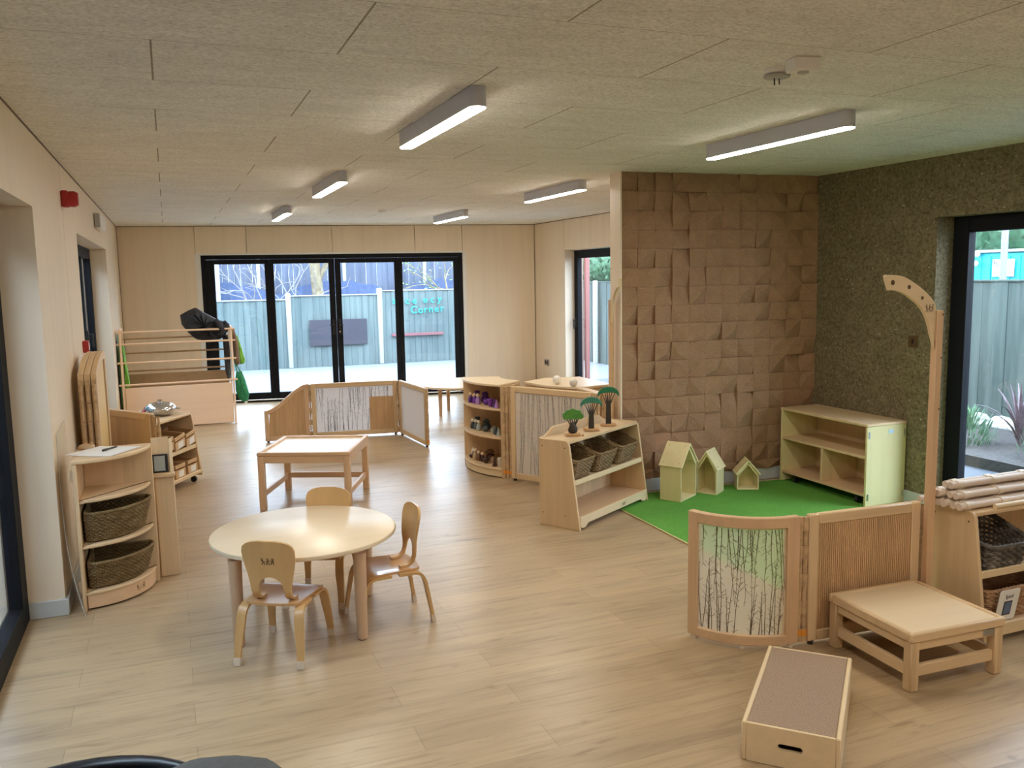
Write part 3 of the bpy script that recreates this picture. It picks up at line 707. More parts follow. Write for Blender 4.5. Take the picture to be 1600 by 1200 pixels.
for y in (-.035, .035): m = MB(); m.box((-.011, y, 0), (.004, .045, .055), .001); obj('outlet', m, 'black_plastic', t)
t = thing('thermostat_plate', 'small dark plate with a slot on the speckled wall', 'switch', (XR, 4.70, 1.207)); m = MB(); m.box((-.004, 0, 0), (.008, .085, .085), .002); obj('plate', m, 'maker_brown', t)
m = MB(); m.box((-.009, 0, 0), (.004, .012, .035), .001); obj('slot', m, 'black_plastic', t)
# clear acrylic sheet curling off the left wall behind the corner shelf
m = MB(); rows_ = []
edge = [(XL + .014, 4.96, .94), (XL + .014, 4.955, .75)] + [(XL + .014 + .086 * q ** 2.4, 4.95 - .15 * q ** 2.2, .62 * (1 - q) + .004) for q in [k / 14 for k in range(15)]]
vs = []
for p in edge:
    vs += [p, (XL + .012 + (p[0] - XL - .012) * .5, 5.4, min(p[2] * 1.0 + .02, .98))]
fs = [(2 * i, 2 * i + 1, 2 * i + 3, 2 * i + 2) for i in range(len(edge) - 1)]
m.add(vs, fs); m.add([(x + .004, y, z) for x, y, z in vs], fs)
ac = thing('acrylic_sheet', 'clear curling plastic sheet leaning on the left wall behind the corner shelf', 'sheet'); obj('sheet', m, 'clear_acrylic', ac)
m = MB(); m.tube(edge, .002, 6); m.tube([edge[0], vs[1]], .002, 6); obj('edge', m, 'grey_plastic', ac)

# ================================================================== FURNITURE
def mark(parent, M, s=.03):
    """small burnt-in maker mark: a row of little figures"""
    m = MB(); rn = random.Random(4)
    for i in range(3):
        x = (i - 1) * s * .72; j = rn.uniform(-.1, .1) * s; lean = (-.12, .05, .14)[i] * s
        m.tube([(x + lean + s * .15 * cos(a), 0, s * .40 + j + s * .15 * sin(a)) for a in [k * pi / 4 for k in range(8)]], s * .055, 4, True)
        m.tube([(x + lean, 0, s * .25 + j), (x, 0, -s * .08 + j), (x - s * .20, 0, -s * .30 + j), (x - s * .16, 0, -s * .5 + j)], s * .07, 4); m.tube([(x, 0, -s * .08 + j), (x + s * .22, 0, -s * .26 + j), (x + s * .18, 0, -s * .5 + j)], s * .07, 4)
        m.tube([(x - s * .30, 0, (.22, -.02, .1)[i] * s + j), (x + lean * .5, 0, s * .12 + j), (x + s * .30, 0, (.0, .2, -.05)[i] * s + j)], s * .06, 4)
    T = M @ Matrix.Diagonal((1, .25, 1, 1)); m.v = [T @ v for v in m.v]
    return obj('maker_mark', m, 'maker_brown', parent)

# --- round table
TC = (.570, 4.31); TZ = .475
t = thing('round_table', 'low round pale wood table with three small chairs around it', 'table', (*TC, 0))
m = MB(); m.lathe([(.44, TZ - .026), (.456, TZ - .022), (.459, TZ - .012), (.456, TZ - .003), (.450, TZ)], 72); obj('tabletop', m, 'laminate_top', t)
for a in (-60, 30, 120, 210):
    m = MB(); x, y = .408 * cos(radians(a)), .408 * sin(radians(a))
    m.lathe([(.024, .004), (.0255, .010), (.031, TZ - .07), (.033, TZ - .045)], 20, c=(x, y, 0)); lg = obj('leg', m, 'leg_wood', t)
    m = MB(); m.lathe([(.022, 0), (.024, .006)], 16, c=(x, y, 0)); obj('foot_glide', m, 'black_rubber', lg)
    T = Matrix.Translation((x * .93, y * .93, TZ - .035)) @ Matrix.Rotation(radians(a), 4, 'Z')
    m = MB(); m.prism([(-.09, .010), (.030, .010), (.030, -.012), (-.02, -.012)], -.03, .03, 'y', M=T); obj('leg_block', m, 'leg_wood', t)

# --- small chairs of bent ply
def bez(p0, p1, p2, p3, n):
    p0, p1, p2, p3 = map(Vector, (p0, p1, p2, p3))
    return [p0 * (1 - q) ** 3 + p1 * 3 * q * (1 - q) ** 2 + p2 * 3 * q * q * (1 - q) + p3 * q ** 3 for q in [k / n for k in range(n + 1)]]
def make_chair(label, loc, rz):
    t = thing('child_chair', label, 'chair', loc, rz, 'chairs around the round table')
    SZ = .283
    # seat: rounded outline grid with a slight dip
    m = MB(); nx, ny = 12, 12; vs = []
    for j in range(ny + 1):
        q = j / ny; y = -.145 + .30 * q
        hw = (.128 + .022 * q); e = min(q, 1 - q); hw *= 1 - .10 * max(0, 1 - e / .10) ** 2
        for i in range(nx + 1):
            u = -1 + 2 * i / nx; z = SZ - .010 * (1 - u * u) * sin(pi * min(1, max(0, q * .95))) - .014 * max(0, (q - .82) / .18) ** 2
            vs.append((u * hw, y - .012 * (u * u) * (1 if q > .5 else -1) * abs(2 * q - 1), z))
    n1 = len(vs); vs2 = [(x, y, z - .012) for x, y, z in vs]; W_ = nx + 1
    fs = [(j * W_ + i, j * W_ + i + 1, (j + 1) * W_ + i + 1, (j + 1) * W_ + i) for j in range(ny) for i in range(nx)]
    fs2 = [tuple(k + n1 for k in f)[::-1] for f in fs]
    rim = list(range(W_)) + [j * W_ + nx for j in range(1, ny + 1)] + [ny * W_ + i for i in range(nx - 1, -1, -1)] + [j * W_ for j in range(ny - 1, 0, -1)]
    fs3 = [(rim[k], rim[(k + 1) % len(rim)], rim[(k + 1) % len(rim)] + n1, rim[k] + n1) for k in range(len(rim))]
    m.add(vs + vs2, fs + fs2 + fs3); obj('seat', m, 'chair_seat_ply', t)
    # back: one bent sheet with an arched cut-out, rising from the seat
    import bisect
    key = [(-.040, .008), (-.065, .008), (-.088, .013), (-.105, .027), (-.114, .052), (-.119, .085), (-.124, .125), (-.130, .165), (-.137, .205), (-.144, .240), (-.149, .265), (-.152, .283), (-.154, .293)]
    hk = [.090, .091, .092, .093, .095, .099, .107, .116, .123, .1245, .119, .100, .060]
    prof, hwid, arch = [], [], []
    AT, AB = .118, .012
    zz = sorted(set([k[1] for k in key[2:]] + [AT * q for q in (.80, .90, .96, .99, 1.0)] + [.278, .288]))
    rows_z = [(key[0], hk[0]), (key[1], hk[1])]
    for z_ in zz:
        j = max(2, min(len(key) - 2, bisect.bisect_right([k[1] for k in key[2:]], z_) + 1)); q = (z_ - key[j][1]) / (key[j + 1][1] - key[j][1]); q = min(1, max(0, q))
        y_ = key[j][0] + (key[j + 1][0] - key[j][0]) * q; h_ = hk[j] + (hk[j + 1] - hk[j]) * q
        if z_ > .24: h_ = .1245 * (max(0, 1 - ((z_ - .24) / .0545) ** 2.6)) ** .42
        rows_z.append(((y_, z_), h_))
    for (y_, z_), h_ in rows_z:
        prof.append((y_, SZ + z_)); hwid.append(h_)
        arch.append(.062 if z_ < .05 else (0 if z_ >= AT - 1e-6 else .062 * sqrt(max(0, 1 - ((z_ - .05) / (AT - .05)) ** 2))))
    m = MB(); vs = []; fs = []; th = .011; C = 5
    def side(sg):
        o = len(vs)
        for (y, z), w, a in zip(prof, hwid, arch):
            for i in range(C + 1): 
                u = a + (w - a) * i / C; vs.append((sg * u, y + .014 * (u / .124) ** 2 * min(1, max(0, (z - SZ - .05) / .08)), z))
        for j in range(len(prof) - 1):
            for i in range(C): k = o + j * (C + 1) + i; f = (k, k + 1, k + C + 2, k + C + 1); fs.append(f if sg > 0 else f[::-1])
    side(1); side(-1); m.add(vs, fs)
    o = obj('backrest', m, 'chair_ply', t, smooth=60)
    me = o.data; bm = bmesh.new(); bm.from_mesh(me); bmesh.ops.remove_doubles(bm, verts=bm.verts, dist=.0004); bmesh.ops.recalc_face_normals(bm, faces=bm.faces)
    bmesh.ops.solidify(bm, geom=list(bm.faces), thickness=th); bmesh.ops.recalc_face_normals(bm, faces=bm.faces); bm.to_mesh(me); bm.free()
    me.polygons.foreach_set('use_smooth', [True] * len(me.polygons)); me.set_sharp_from_angle(angle=radians(50))
    mark(o, Matrix.Translation((0, -.1475, SZ + .195)) @ Matrix.Rotation(radians(11), 4, 'X'), .030)
    for sx in (-1, 1):
        for sy in (-1, 1):
            yb = -.02 if sy < 0 else .02
            p = [(sx * .125, yb, SZ - .020), (sx * .128, sy * .075, SZ - .020)] + [tuple(q) for q in bez((sx * .130, sy * .10, SZ - .020), (sx * .134, sy * .138, SZ - .022), (sx * .137, sy * .150, SZ - .05), (sx * .140, sy * .158, SZ - .10), 8)] + [(sx * .147, sy * .172, .10), (sx * .151, sy * .183, .035)]
            m = MB(); m.strip(p, (1, 0, 0), [.044] * 3 + [.043] * 8 + [.034, .030], .014); lg = obj('leg', m, 'chair_ply', t)
            m = MB(); m.strip([(sx * .151, sy * .1825, .037), (sx * .1525, sy * .1865, .001)], (1, 0, 0), [.034, .032], .019); obj('foot_cap', m, 'tape', lg)
    return t
ch = make_chair('small bent ply chair with its back to the camera at the round table', (.4175, 3.98, 0), radians(-31))
dup(ch, (.955, 4.165, 0), radians(93), 'small bent ply chair seen from the side, right of the round table')
dup(ch, (.70, 4.60, 0), radians(153), 'small bent ply chair on the far side of the round table, only its back showing')

# --- square light table
t = thing('play_tray_table', 'square wooden table with a white inset top near the folding screens', 'table', (1.008, 6.76, 0), radians(-23.6))
HW = .352; HZ = .447
m = MB(); m.span((-HW + .03, -HW + .03, HZ - .05), (HW - .03, HW - .03, HZ - .016), .002); obj('white_inset', m, 'white_board', t)
m = MB(); 
for sg in (-1, 1): m.span((-HW, sg * HW - sg * .032, HZ - .028), (HW, sg * HW, HZ), .004); m.span((sg * HW - sg * .032, -HW + .032, HZ - .028), (sg * HW, HW - .032, HZ), .004)
obj('rim', m, 'beech_x', t)
m = MB()
for sg in (-1, 1): m.span((-HW + .02, sg * (HW - .006), HZ - .082), (HW - .02, sg * (HW - .03), HZ - .028), .003); m.span((sg * (HW - .006), -HW + .03, HZ - .082), (sg * (HW - .03), HW - .03, HZ - .028), .003)
obj('apron', m, 'beech_x', t)
for sx in (-1, 1):
    for sy in (-1, 1): m = MB(); m.span((sx * (HW - .003), sy * (HW - .003), 0), (sx * (HW - .05), sy * (HW - .05), HZ - .03), .004); obj('leg', m, 'beech_z', t)
m = MB(); m.span((-HW + .05, HW - .042, .10), (HW - .05, HW - .018, .145), .003); obj('stretcher', m, 'beech_x', t)
for sg in (-1, 1): m = MB(); m.span((sg * (HW - .042), -HW + .05, .10), (sg * (HW - .018), HW - .05, .145), .003); obj('stretcher', m, 'beech_y', t)

# --- baskets
def basket(parent, bot, top, zb, zt, rows, mat, amp=.004, sr=.006, stakes=True, base=True, rim=True, name='body', rimname='rim', per=None):
    """woven basket: outlines bot/top (lists of (x,y)), zb, zt numbers or functions of index; returns parts"""
    n = len(bot); zt_f = zt if callable(zt) else (lambda p: zt)
    m = MB()
    for r_ in range(rows):
        q = (r_ + .5) / rows; pts = []
        for i in range(n):
            b, tp = Vector(bot[i]), Vector(top[i]); p = b.lerp(tp, q); nx = Vector(bot[(i + 1) % n]) - Vector(bot[i - 1]); nrm = Vector((nx.y, -nx.x)).normalized()
            s_ = amp * (1 if (i + r_) % 2 else -1); z = zb + (zt_f(top[i]) - zb) * q; pts.append((p.x + nrm.x * s_, p.y + nrm.y * s_, z))
        m.tube(pts, sr, 5, True)
    if stakes:
        for i in range(n):
            b, tp = Vector(bot[i]), Vector(top[i]); m.tube([(b.x, b.y, zb), (tp.x, tp.y, zt_f(top[i]))], sr * .7, 4)
    if base: m.prism([tuple(Vector(p) * 1) for p in bot], zb, zb + .008, 'z')
    body = obj(name, m, mat, parent)
    if rim:
        m = MB()
        for ph in (0, 1):
            pts = [(top[i][0], top[i][1], zt_f(top[i]) + .004 * (1 if (i + ph) % 2 else -1)) for i in range(n)]
            m.tube(pts, sr * 1.25, 6, True)
        obj(rimname, m, mat, parent)
    return body
def resample(poly, n):
    pts = [Vector(p) for p in poly] + [Vector(poly[0])]; L = [0]
    for a, b in zip(pts, pts[1:]): L.append(L[-1] + (b - a).length)
    out = []
    for k in range(n):
        s_ = L[-1] * k / n; j = max(i for i in range(len(L)) if L[i] <= s_ + 1e-9); j = min(j, len(pts) - 2)
        out.append(tuple(pts[j].lerp(pts[j + 1], (s_ - L[j]) / max(1e-9, L[j + 1] - L[j]))))
    return out
def rrect(w, d, r, n=4, cx=0, cy=0):
    out = []
    for sx, sy, a in ((1, 1, 0), (-1, 1, 90), (-1, -1, 180), (1, -1, 270)): out += arc(cx + sx * (w / 2 - r), cy + sy * (d / 2 - r), r, radians(a), radians(a + 90), n)
    return out

# --- quarter round corner shelf by the left wall: local origin = back corner, opening towards +x,-y
CR = .365
t = thing('corner_shelf', 'tall quarter-round wooden corner shelf by the left wall holding two baskets', 'shelf', (-.515, 5.262, 0))
def quarter(r, n=20, inset=0): return [(inset, -inset)] + [(x + 0, y) for x, y in arc(0, 0, r, radians(-90), 0, n) ] 
def qpoly(r, i0=.0): return [(i0, -i0), (i0, -r)] + arc(0, 0, r, radians(-88), radians(-2), 20) + [(r, -i0)]
SH = .815
m = MB(); m.span((-.0, -CR - .01, 0), (.020, 0, SH - .022), .004); obj('side_panel', m, 'maple_z', t)
m = MB(); m.span((.020, -.020, 0), (CR + .012, 0, SH - .022), .004); obj('back_panel', m, 'maple_z', t)
m = MB(); m.prism(qpoly(CR + .008, -.004), SH - .022, SH, 'z', .005); obj('top', m, 'maple_x', t)
for z in (.60, .355): m = MB(); m.prism(qpoly(CR - .004, .02), z - .018, z, 'z', .004); obj('shelf', m, 'maple_x', t)
m = MB(); m.prism(qpoly(CR - .004, .02), .085, .10, 'z', .003); obj('shelf', m, 'maple_x', t)
m = MB(); o_ = arc(0, 0, CR - .010, radians(-86), radians(-4), 20); i_ = arc(0, 0, CR - .028, radians(-4), radians(-86), 20); m.prism(o_ + i_, .012, .085, 'z'); kb = obj('kick_board', m, 'beech_x', t)
aa = radians(-38); mark(kb, Matrix.Translation(((CR - .0105) * cos(aa), (CR - .0105) * sin(aa), .052)) @ Matrix.Rotation(aa + pi / 2, 4, 'Z'), .030)
m = MB()
for z in (.10, .70): m.tube([(-.004, -CR + .02, z), (-.004, -CR + .02, z + .06)], .010, 8)
obj('hinge_peg', m, 'beech_z', t)
for z, lb in ((.1005, 'large olive brown wicker basket on the bottom of the corner shelf'), (.3555, 'large olive brown wicker basket in the middle of the corner shelf')):
    b = thing('wicker_basket', lb, 'basket', (-.515 + .030, 5.262 - .030, z), 0, 'baskets in the corner shelf')
    def qb(r): return resample([(.008, -.008), (.008, -r * .93)] + [(x, y) for x, y in arc(0, 0, r, radians(-82), radians(-8), 14)] + [(r * .93, -.008)], 74)
    basket(b, qb(.285), qb(.328), .008, .150 if z < .2 else .165, 15, 'olive_wicker', .0035, .0062)
# paper, pen and disc on top of the corner shelf
m = MB(); nx = 10; vs = []; 
P_ = [Vector((-.560, 5.055)), Vector((-.335, 4.925)), Vector((-.185, 5.165)), Vector((-.405, 5.262))]
for j in range(nx + 1):
    for i in range(nx + 1):
        u, v = i / nx, j / nx; p = P_[0].lerp(P_[1], u).lerp(P_[3].lerp(P_[2], u), v); z = SH + .0025 + .022 * max(0, (1 - u) - .62) ** 1.5 * (1 - v * .5)
        vs.append((p.x, p.y, z))
m.add(vs, [(j * 11 + i, j * 11 + i + 1, j * 11 + i + 12, j * 11 + i + 11) for j in range(nx) for i in range(nx)]); m.add([(x, y, z - .001) for x, y, z in vs], [(j * 11 + i, j * 11 + i + 1, j * 11 + i + 12, j * 11 + i + 11) for j in range(nx) for i in range(nx)])
tag(obj('paper_sheet', m, 'white_paper'), 'white paper sheet lying on top of the corner shelf', 'paper')
t2 = thing('pen', 'black pen lying across the white paper sheet', 'pen', (-.345, 5.135, SH + .009), radians(57)); m = MB(); m.tube([(-.06, 0, 0), (.05, 0, 0), (.065, 0, 0)], [.0045, .0045, .001], 8); obj('barrel', m, 'black_plastic', t2)
m = MB(); m.tube([(-.062, 0, 0), (-.02, 0, 0)], .0055, 8); m.strip([(-.06, 0, .007), (-.025, 0, .0075)], (0, 1, 0), .003, .001); obj('cap', m, 'dark_ink', t2)
m = MB(); m.lathe([(.038, 0), (.043, .006), (.043, .014), (.036, .02)], 24, c=(-.47, 5.235, SH + .0015)); tag(obj('wooden_disc', m, 'tan_wood'), 'round flat wooden disc at the back of the corner shelf top', 'disc')

# --- ledge stand right of the corner shelf
t = thing('display_stand', 'narrow wooden display stand with a ledge, right of the corner shelf', 'stand', (0, 0, 0))
m = MB(); m.span((-.135, 5.315, 0), (-.03, 5.335, .615), .004); obj('front_panel', m, 'maple_z', t)
m = MB(); m.span((-.14, 5.385, 0), (-.03, 5.62, .60), .004); obj('body', m, 'maple_z', t)
m = MB(); m.span((-.145, 5.295, .598), (-.022, 5.345, .622), .008); obj('ledge', m, 'maple_x', t)
m = MB(); m.prism([(5.338, .622), (5.352, .622), (5.378, .825), (5.366, .825)], -.143, -.05, 'x'); obj('sloping_board', m, 'maple_z', t)
m = MB(); m.prism([(5.325, .622), (5.365, .622), (5.39, .80), (5.375, .815), (5.360, .80)], -.05, -.03, 'x', .003); obj('end_cheek', m, 'pale_ply_z', t)
t = thing('picture_frame', 'small black picture frame standing on the ledge of the wooden stand', 'picture', (-.112, 5.328, .6225), 0)
m = MB(); R15 = Matrix.Rotation(radians(-8), 4, 'X')
for a, b in (((-.03, 0, 0), (.055, .010, .010)), ((-.03, 0, .098), (.055, .010, .108)), ((-.03, 0, .010), (-.020, .010, .098)), ((.040, 0, .010), (.055, .010, .098))): m.span(a, b, .002, R15)
obj('frame', m, 'black_plastic', t); m = MB(); m.span((-.020, .003, .010), (.040, .007, .098), 0, R15); obj('picture', m, 'sage_grey', t)

# --- folding screens
def screen(name, label, a, b, Ht, fill, group=None, dep=.034, railh=.050, stw=.048, top=None, fillmat=None, infill_sub=None, clip=False, knuckle=(1, 1), kr=.0125):
    a = Vector(a); b = Vector(b); L = (b - a).length; d = (b - a) / L; an = atan2(d.y, d.x)
    t = thing(name, label, 'screen', (a.x, a.y, 0), an, group); y0, y1 = -dep / 2, dep / 2; g = .018
    m = MB(); m.span((0, y0, g), (stw, y1, Ht), .005); s1 = obj('stile', m, 'maple_z', t); m = MB(); m.span((L - stw, y0, g), (L, y1, Ht), .005); s2 = obj('stile', m, 'maple_z', t)
    m = MB(); m.span((stw, y0, Ht - railh), (L - stw, y1, Ht), .005); obj('rail', m, 'maple_x', t); m = MB(); m.span((stw, y0, g), (L - stw, y1, g + railh), .005); obj('rail', m, 'maple_x', t)
    m = MB(); m.span((stw - .004, -.006, g + railh - .004), (L - stw + .004, .006, Ht - railh + .004), 0); obj('infill', m, fillmat or fill, t)
    for u in (.03, L - .03): m = MB(); m.lathe([(.014, 0), (.014, g + .002)], 10, c=(u, 0, 0)); obj('foot', m, 'black_rubber', t)
    for side_, u in zip(knuckle, (-.012, L + .012)):
        if not side_: continue
        m = MB()
        for k in range(9):
            z0 = g + .006 + k * (Ht - .03) / 9; m.lathe([(kr * .75 if k % 2 else kr, z0), (kr * .75 if k % 2 else kr, z0 + (Ht - .03) / 9 * .96)], 10, c=(u, 0, 0))
        hp = obj('hinge_post', m, 'hinge_wood', t)
        if clip: m = MB(); m.lathe([(.0145, .05), (.0145, .075)], 12, c=(u, 0, 0)); obj('hinge_clip', m, 'orange_clip', hp)
    return t, L, d
def twigs(parent, L, Ht, seed, n, y=.0, z0=.075, curve=None, r=.0016, mat='twig_dark'):
    rn = random.Random(seed); m = MB()
    for i in range(n):
        u = .06 + (L - .12) * (((i * 0.618034) % 1) * .94 + .06 * rn.random()); up = rn.random() < .58; z = Ht - .058 if up else z0; ln = rn.uniform(.35, .8) * (Ht - .14); sg = -1 if up else 1
        pts = []; x = u; dx = rn.uniform(-.06, .06)
        for k in range(7):
            q = k / 6; pts.append((min(L - .055, max(.055, x)), z + sg * ln * q)); x += dx * ln / 6 * 1.6 + rn.uniform(-.003, .003)
            if k == 4 and rn.random() < .3: dx = -dx * 2
        P3 = [curve(px, pz) if curve else (px, y, pz) for px, pz in pts]; m.tube(P3, [r * (1.2 - .7 * k / 6) for k in range(7)], 4)
        for k in range(12):
            j = rn.randrange(6); q = rn.random(); px = pts[j][0] + (pts[j + 1][0] - pts[j][0]) * q; pz = pts[j][1] + (pts[j + 1][1] - pts[j][1]) * q
            e = rn.uniform(-.022, .022); qx = min(L - .052, max(.052, px + e)); qz = pz + sg * abs(e) * rn.uniform(.5, 1.4); qz = min(Ht - .055, max(z0, qz))
            m.tube([curve(px, pz) if curve else (px, y, pz), curve(qx, qz) if curve else (qx, y, qz)], r * .5, 3)
    return obj('twig_inlay', m, mat, parent, kind='stuff')
def hinge_posts(parent, pts, Ht, r=.0125, clip=True):
    for x_, y_ in pts:
        m = MB(); n_ = int(Ht / .075); st = (Ht - .02) / n_
        for k in range(n_): rr_ = r if k % 3 else r * .72; m.lathe([(rr_, .012 + k * st), (rr_, .012 + k * st + st * .97)], 10, c=(x_, y_, 0))
        hp = obj('hinge_post', m, 'hinge_wood', parent)
        if clip: m = MB(); m.lathe([(r + .003, .05), (r + .003, .078)], 12, c=(x_, y_, 0)); obj('hinge_clip', m, 'orange_clip', hp)
GS = 'folding room screens'
# wavy end screen
a, b = Vector((.885, 9.42)), Vector((1.36, 9.42)); L = .475
t = thing('wave_screen', 'low wooden screen with an S-curved sloping top, left end of the far screens', 'screen', (a.x, a.y, 0), 0, GS)
curve_top = [(x, .345 + .265 * (3 * (x / L) ** 2 - 2 * (x / L) ** 3)) for x in [L * k / 18 for k in range(19)]]
m = MB(); m.prism(curve_top + [(x, z - .042 - .012 * sin(pi * x / L)) for x, z in reversed(curve_top)], -.017, .017, 'y', .003); obj('curved_rail', m, 'beech_x', t)
m = MB(); m.prism([(.04, .02)] + [(L - .05, .02)] + [(x, z - .04) for x, z in reversed(curve_top) if .04 <= x <= L - .05], -.007, .007, 'y'); obj('infill', m, 'bamboo_board', t)
m = MB(); m.span((0, -.017, .015), (.045, .017, .31), .004); obj('stile', m, 'beech_z', t); m = MB(); m.span((L - .05, -.017, .015), (L, .017, .575), .004); obj('stile', m, 'beech_z', t)
m = MB(); m.span((.045, -.017, .015), (L - .05, .017, .06), .004); obj('rail', m, 'beech_x', t)
m = MB(); m.lathe([(.014, 0), (.014, .016)], 10, c=(.03, 0, 0)); m.lathe([(.014, 0), (.014, .016)], 10, c=(L - .03, 0, 0)); obj('feet', m, 'black_rubber', t)
t, L, d = screen('twig_screen', 'far white translucent twig screen with a small wooden inset panel', (1.385, 9.415), (2.31, 9.275), .607, 'frosted_resin', GS)
twigs(t, L, .607, 31, 60, -.008, .075, mat='twig_pale')
m = MB(); m.span((L - .31, -.012, .066), (L - .046, -.003, .435), .003); obj('inset_panel', m, 'bamboo_board', t, label='brown wooden inset panel')
screen('frosted_screen', 'far frosted white screen angled towards the camera, ending beside the round back table', (2.335, 9.232), (2.390, 8.37), .612, 'frosted_resin', GS, clip=True)
# tall twig screen behind the tree shelf
t, L, d = screen('tall_twig_screen', 'tall screen with streaky twig pattern behind the wooden toy trees', (2.645, 6.675), (3.075, 5.935), .81, 'milky_resin', GS, clip=True)
hinge_posts(t, [(-.042, -.010), (-.070, -.014)], .81)
twigs(t, L, .81, 33, 46, .0085, .075, r=.0017, mat='streak_grey')
twigs(t, L, .81, 34, 46, -.0085, .075, r=.0017, mat='streak_grey').name = 'twig_inlay'
# screen at the left wall
t, L, d = screen('panel_screen', 'wooden panel screen between the left wall and the low trolley', (-.53, 7.06), (-.155, 6.535), .805, 'maple_z', GS, dep=.04)
hinge_posts(t, [(L + .042, -.006), (L + .068, .004)], .80, clip=False)
# arched folded screens against the left wall
for k, lb in enumerate(('arched screen panel nearest the left wall in the folded stack', 'arched screen panel in the middle of the folded stack by the left wall', 'front arched screen with a yellow panel in the folded stack by the left wall')):
    t = thing('arched_screen', lb, 'screen', (XL + .055 + k * .0375, 5.98, 0), radians(88.2), 'folded arched screens by the left wall')
    L = .62; tp = [(x, 1.16 + .10 * sin(pi / 2 * min(1, x / (L * .78)))) for x in [L * i / 16 for i in range(17)]]
    m = MB(); m.prism([(x, z) for x, z in tp] + [(x, z - .05) for x, z in reversed(tp)], -.017, .017, 'y', .003); obj('curved_rail', m, 'maple_x', t)
    m = MB(); m.prism([(.04, .03), (L - .04, .03)] + [(x, z - .048) for x, z in reversed(tp) if .04 <= x <= L - .04], -.006, .006, 'y'); obj('infill', m, 'yellow_panel', t)
    for x0, x1, zt in ((0, .045, 1.125), (L - .045, L, 1.21)): m = MB(); m.span((x0, -.017, 0), (x1, .017, zt), .004); obj('stile', m, 'maple_z', t)
    m = MB()
    for j in range(9): m.lathe([(.009 if j % 2 else .013, .02 + j * .12), (.009 if j % 2 else .013, .136 + j * .12)], 9, c=(-.013, 0, 0))
    obj('hinge_post', m, 'hinge_wood', t)
# curved resin screen in the foreground
cc = Vector((2.60, 3.44)); RC = .385; a0, a1 = radians(194), radians(271); ARC = RC * (a1 - a0); HS = .622
t = thing('curved_twig_screen', 'curved see-through twig screen in front of the green mat', 'screen', (cc.x, cc.y, 0), 0, GS)
def sector(r0, r1, b0, b1, n=24): return arc(0, 0, r1, b0, b1, n) + arc(0, 0, r0, b1, b0, n)
sa = .050 / RC
for z0, z1 in ((.018, .066), (HS - .052, HS)): m = MB(); m.prism(sector(RC - .017, RC + .017, a0 + sa, a1 - sa), z0, z1, 'z', .004); obj('rail', m, 'beech_x', t)
for b0, b1 in ((a0, a0 + sa), (a1 - sa * 1.25, a1)): m = MB(); m.prism(sector(RC - .017, RC + .017, b0, b1, 5), .018, HS, 'z', .004); obj('stile', m, 'beech_z', t)
m = MB(); m.prism(sector(RC - .004, RC + .004, a0 + sa * .9, a1 - sa * .9, 30), .062, HS - .048, 'z'); obj('infill', m, 'clear_resin', t)
twigs(t, ARC, HS, 12, 44, 0, .07, lambda u, z: ((RC + .0065) * cos(a0 + u / RC), (RC + .0065) * sin(a0 + u / RC), z), .0018)
for b_ in (a0 + .08, (a0 + a1) / 2, a1 - .08): m = MB(); m.lathe([(.016, 0), (.016, .02)], 10, c=(RC * cos(b_), RC * sin(b_), 0)); obj('foot', m, 'tape', t)
for x_, y_ in ((2.621 - cc.x, 3.053 - cc.y), (2.641 - cc.x, 3.043 - cc.y)):
    m = MB()
    for k in range(9): m.lathe([(.0115 if k % 2 else .0145, .02 + k * .066), (.0115 if k % 2 else .0145, .085 + k * .066)], 10, c=(x_, y_, 0))
    hp = obj('hinge_post', m, 'hinge_wood', t)
    m = MB(); m.lathe([(.0165, .05), (.0165, .078)], 12, c=(x_, y_, 0)); obj('hinge_clip', m, 'orange_clip', hp)
# straight bamboo screen next to it
t, L, d = screen('slatted_screen', 'low screen with a fine slatted brown wooden panel behind the small square table', (2.655, 3.046), (3.288, 3.008), .622, 'bamboo_board', GS, clip=True, stw=.052, knuckle=(0, 0))
hinge_posts(t, [(L + .0135, -.010)], .615)
m = MB(); k = int((L - .104) / .011)
for i in range(k): m.span((.052 + i * .011 + .0012, -.0105, .068), (.052 + (i + 1) * .011 - .0012, -.006, .572), .001)
obj('slats', m, 'bamboo_board', t)

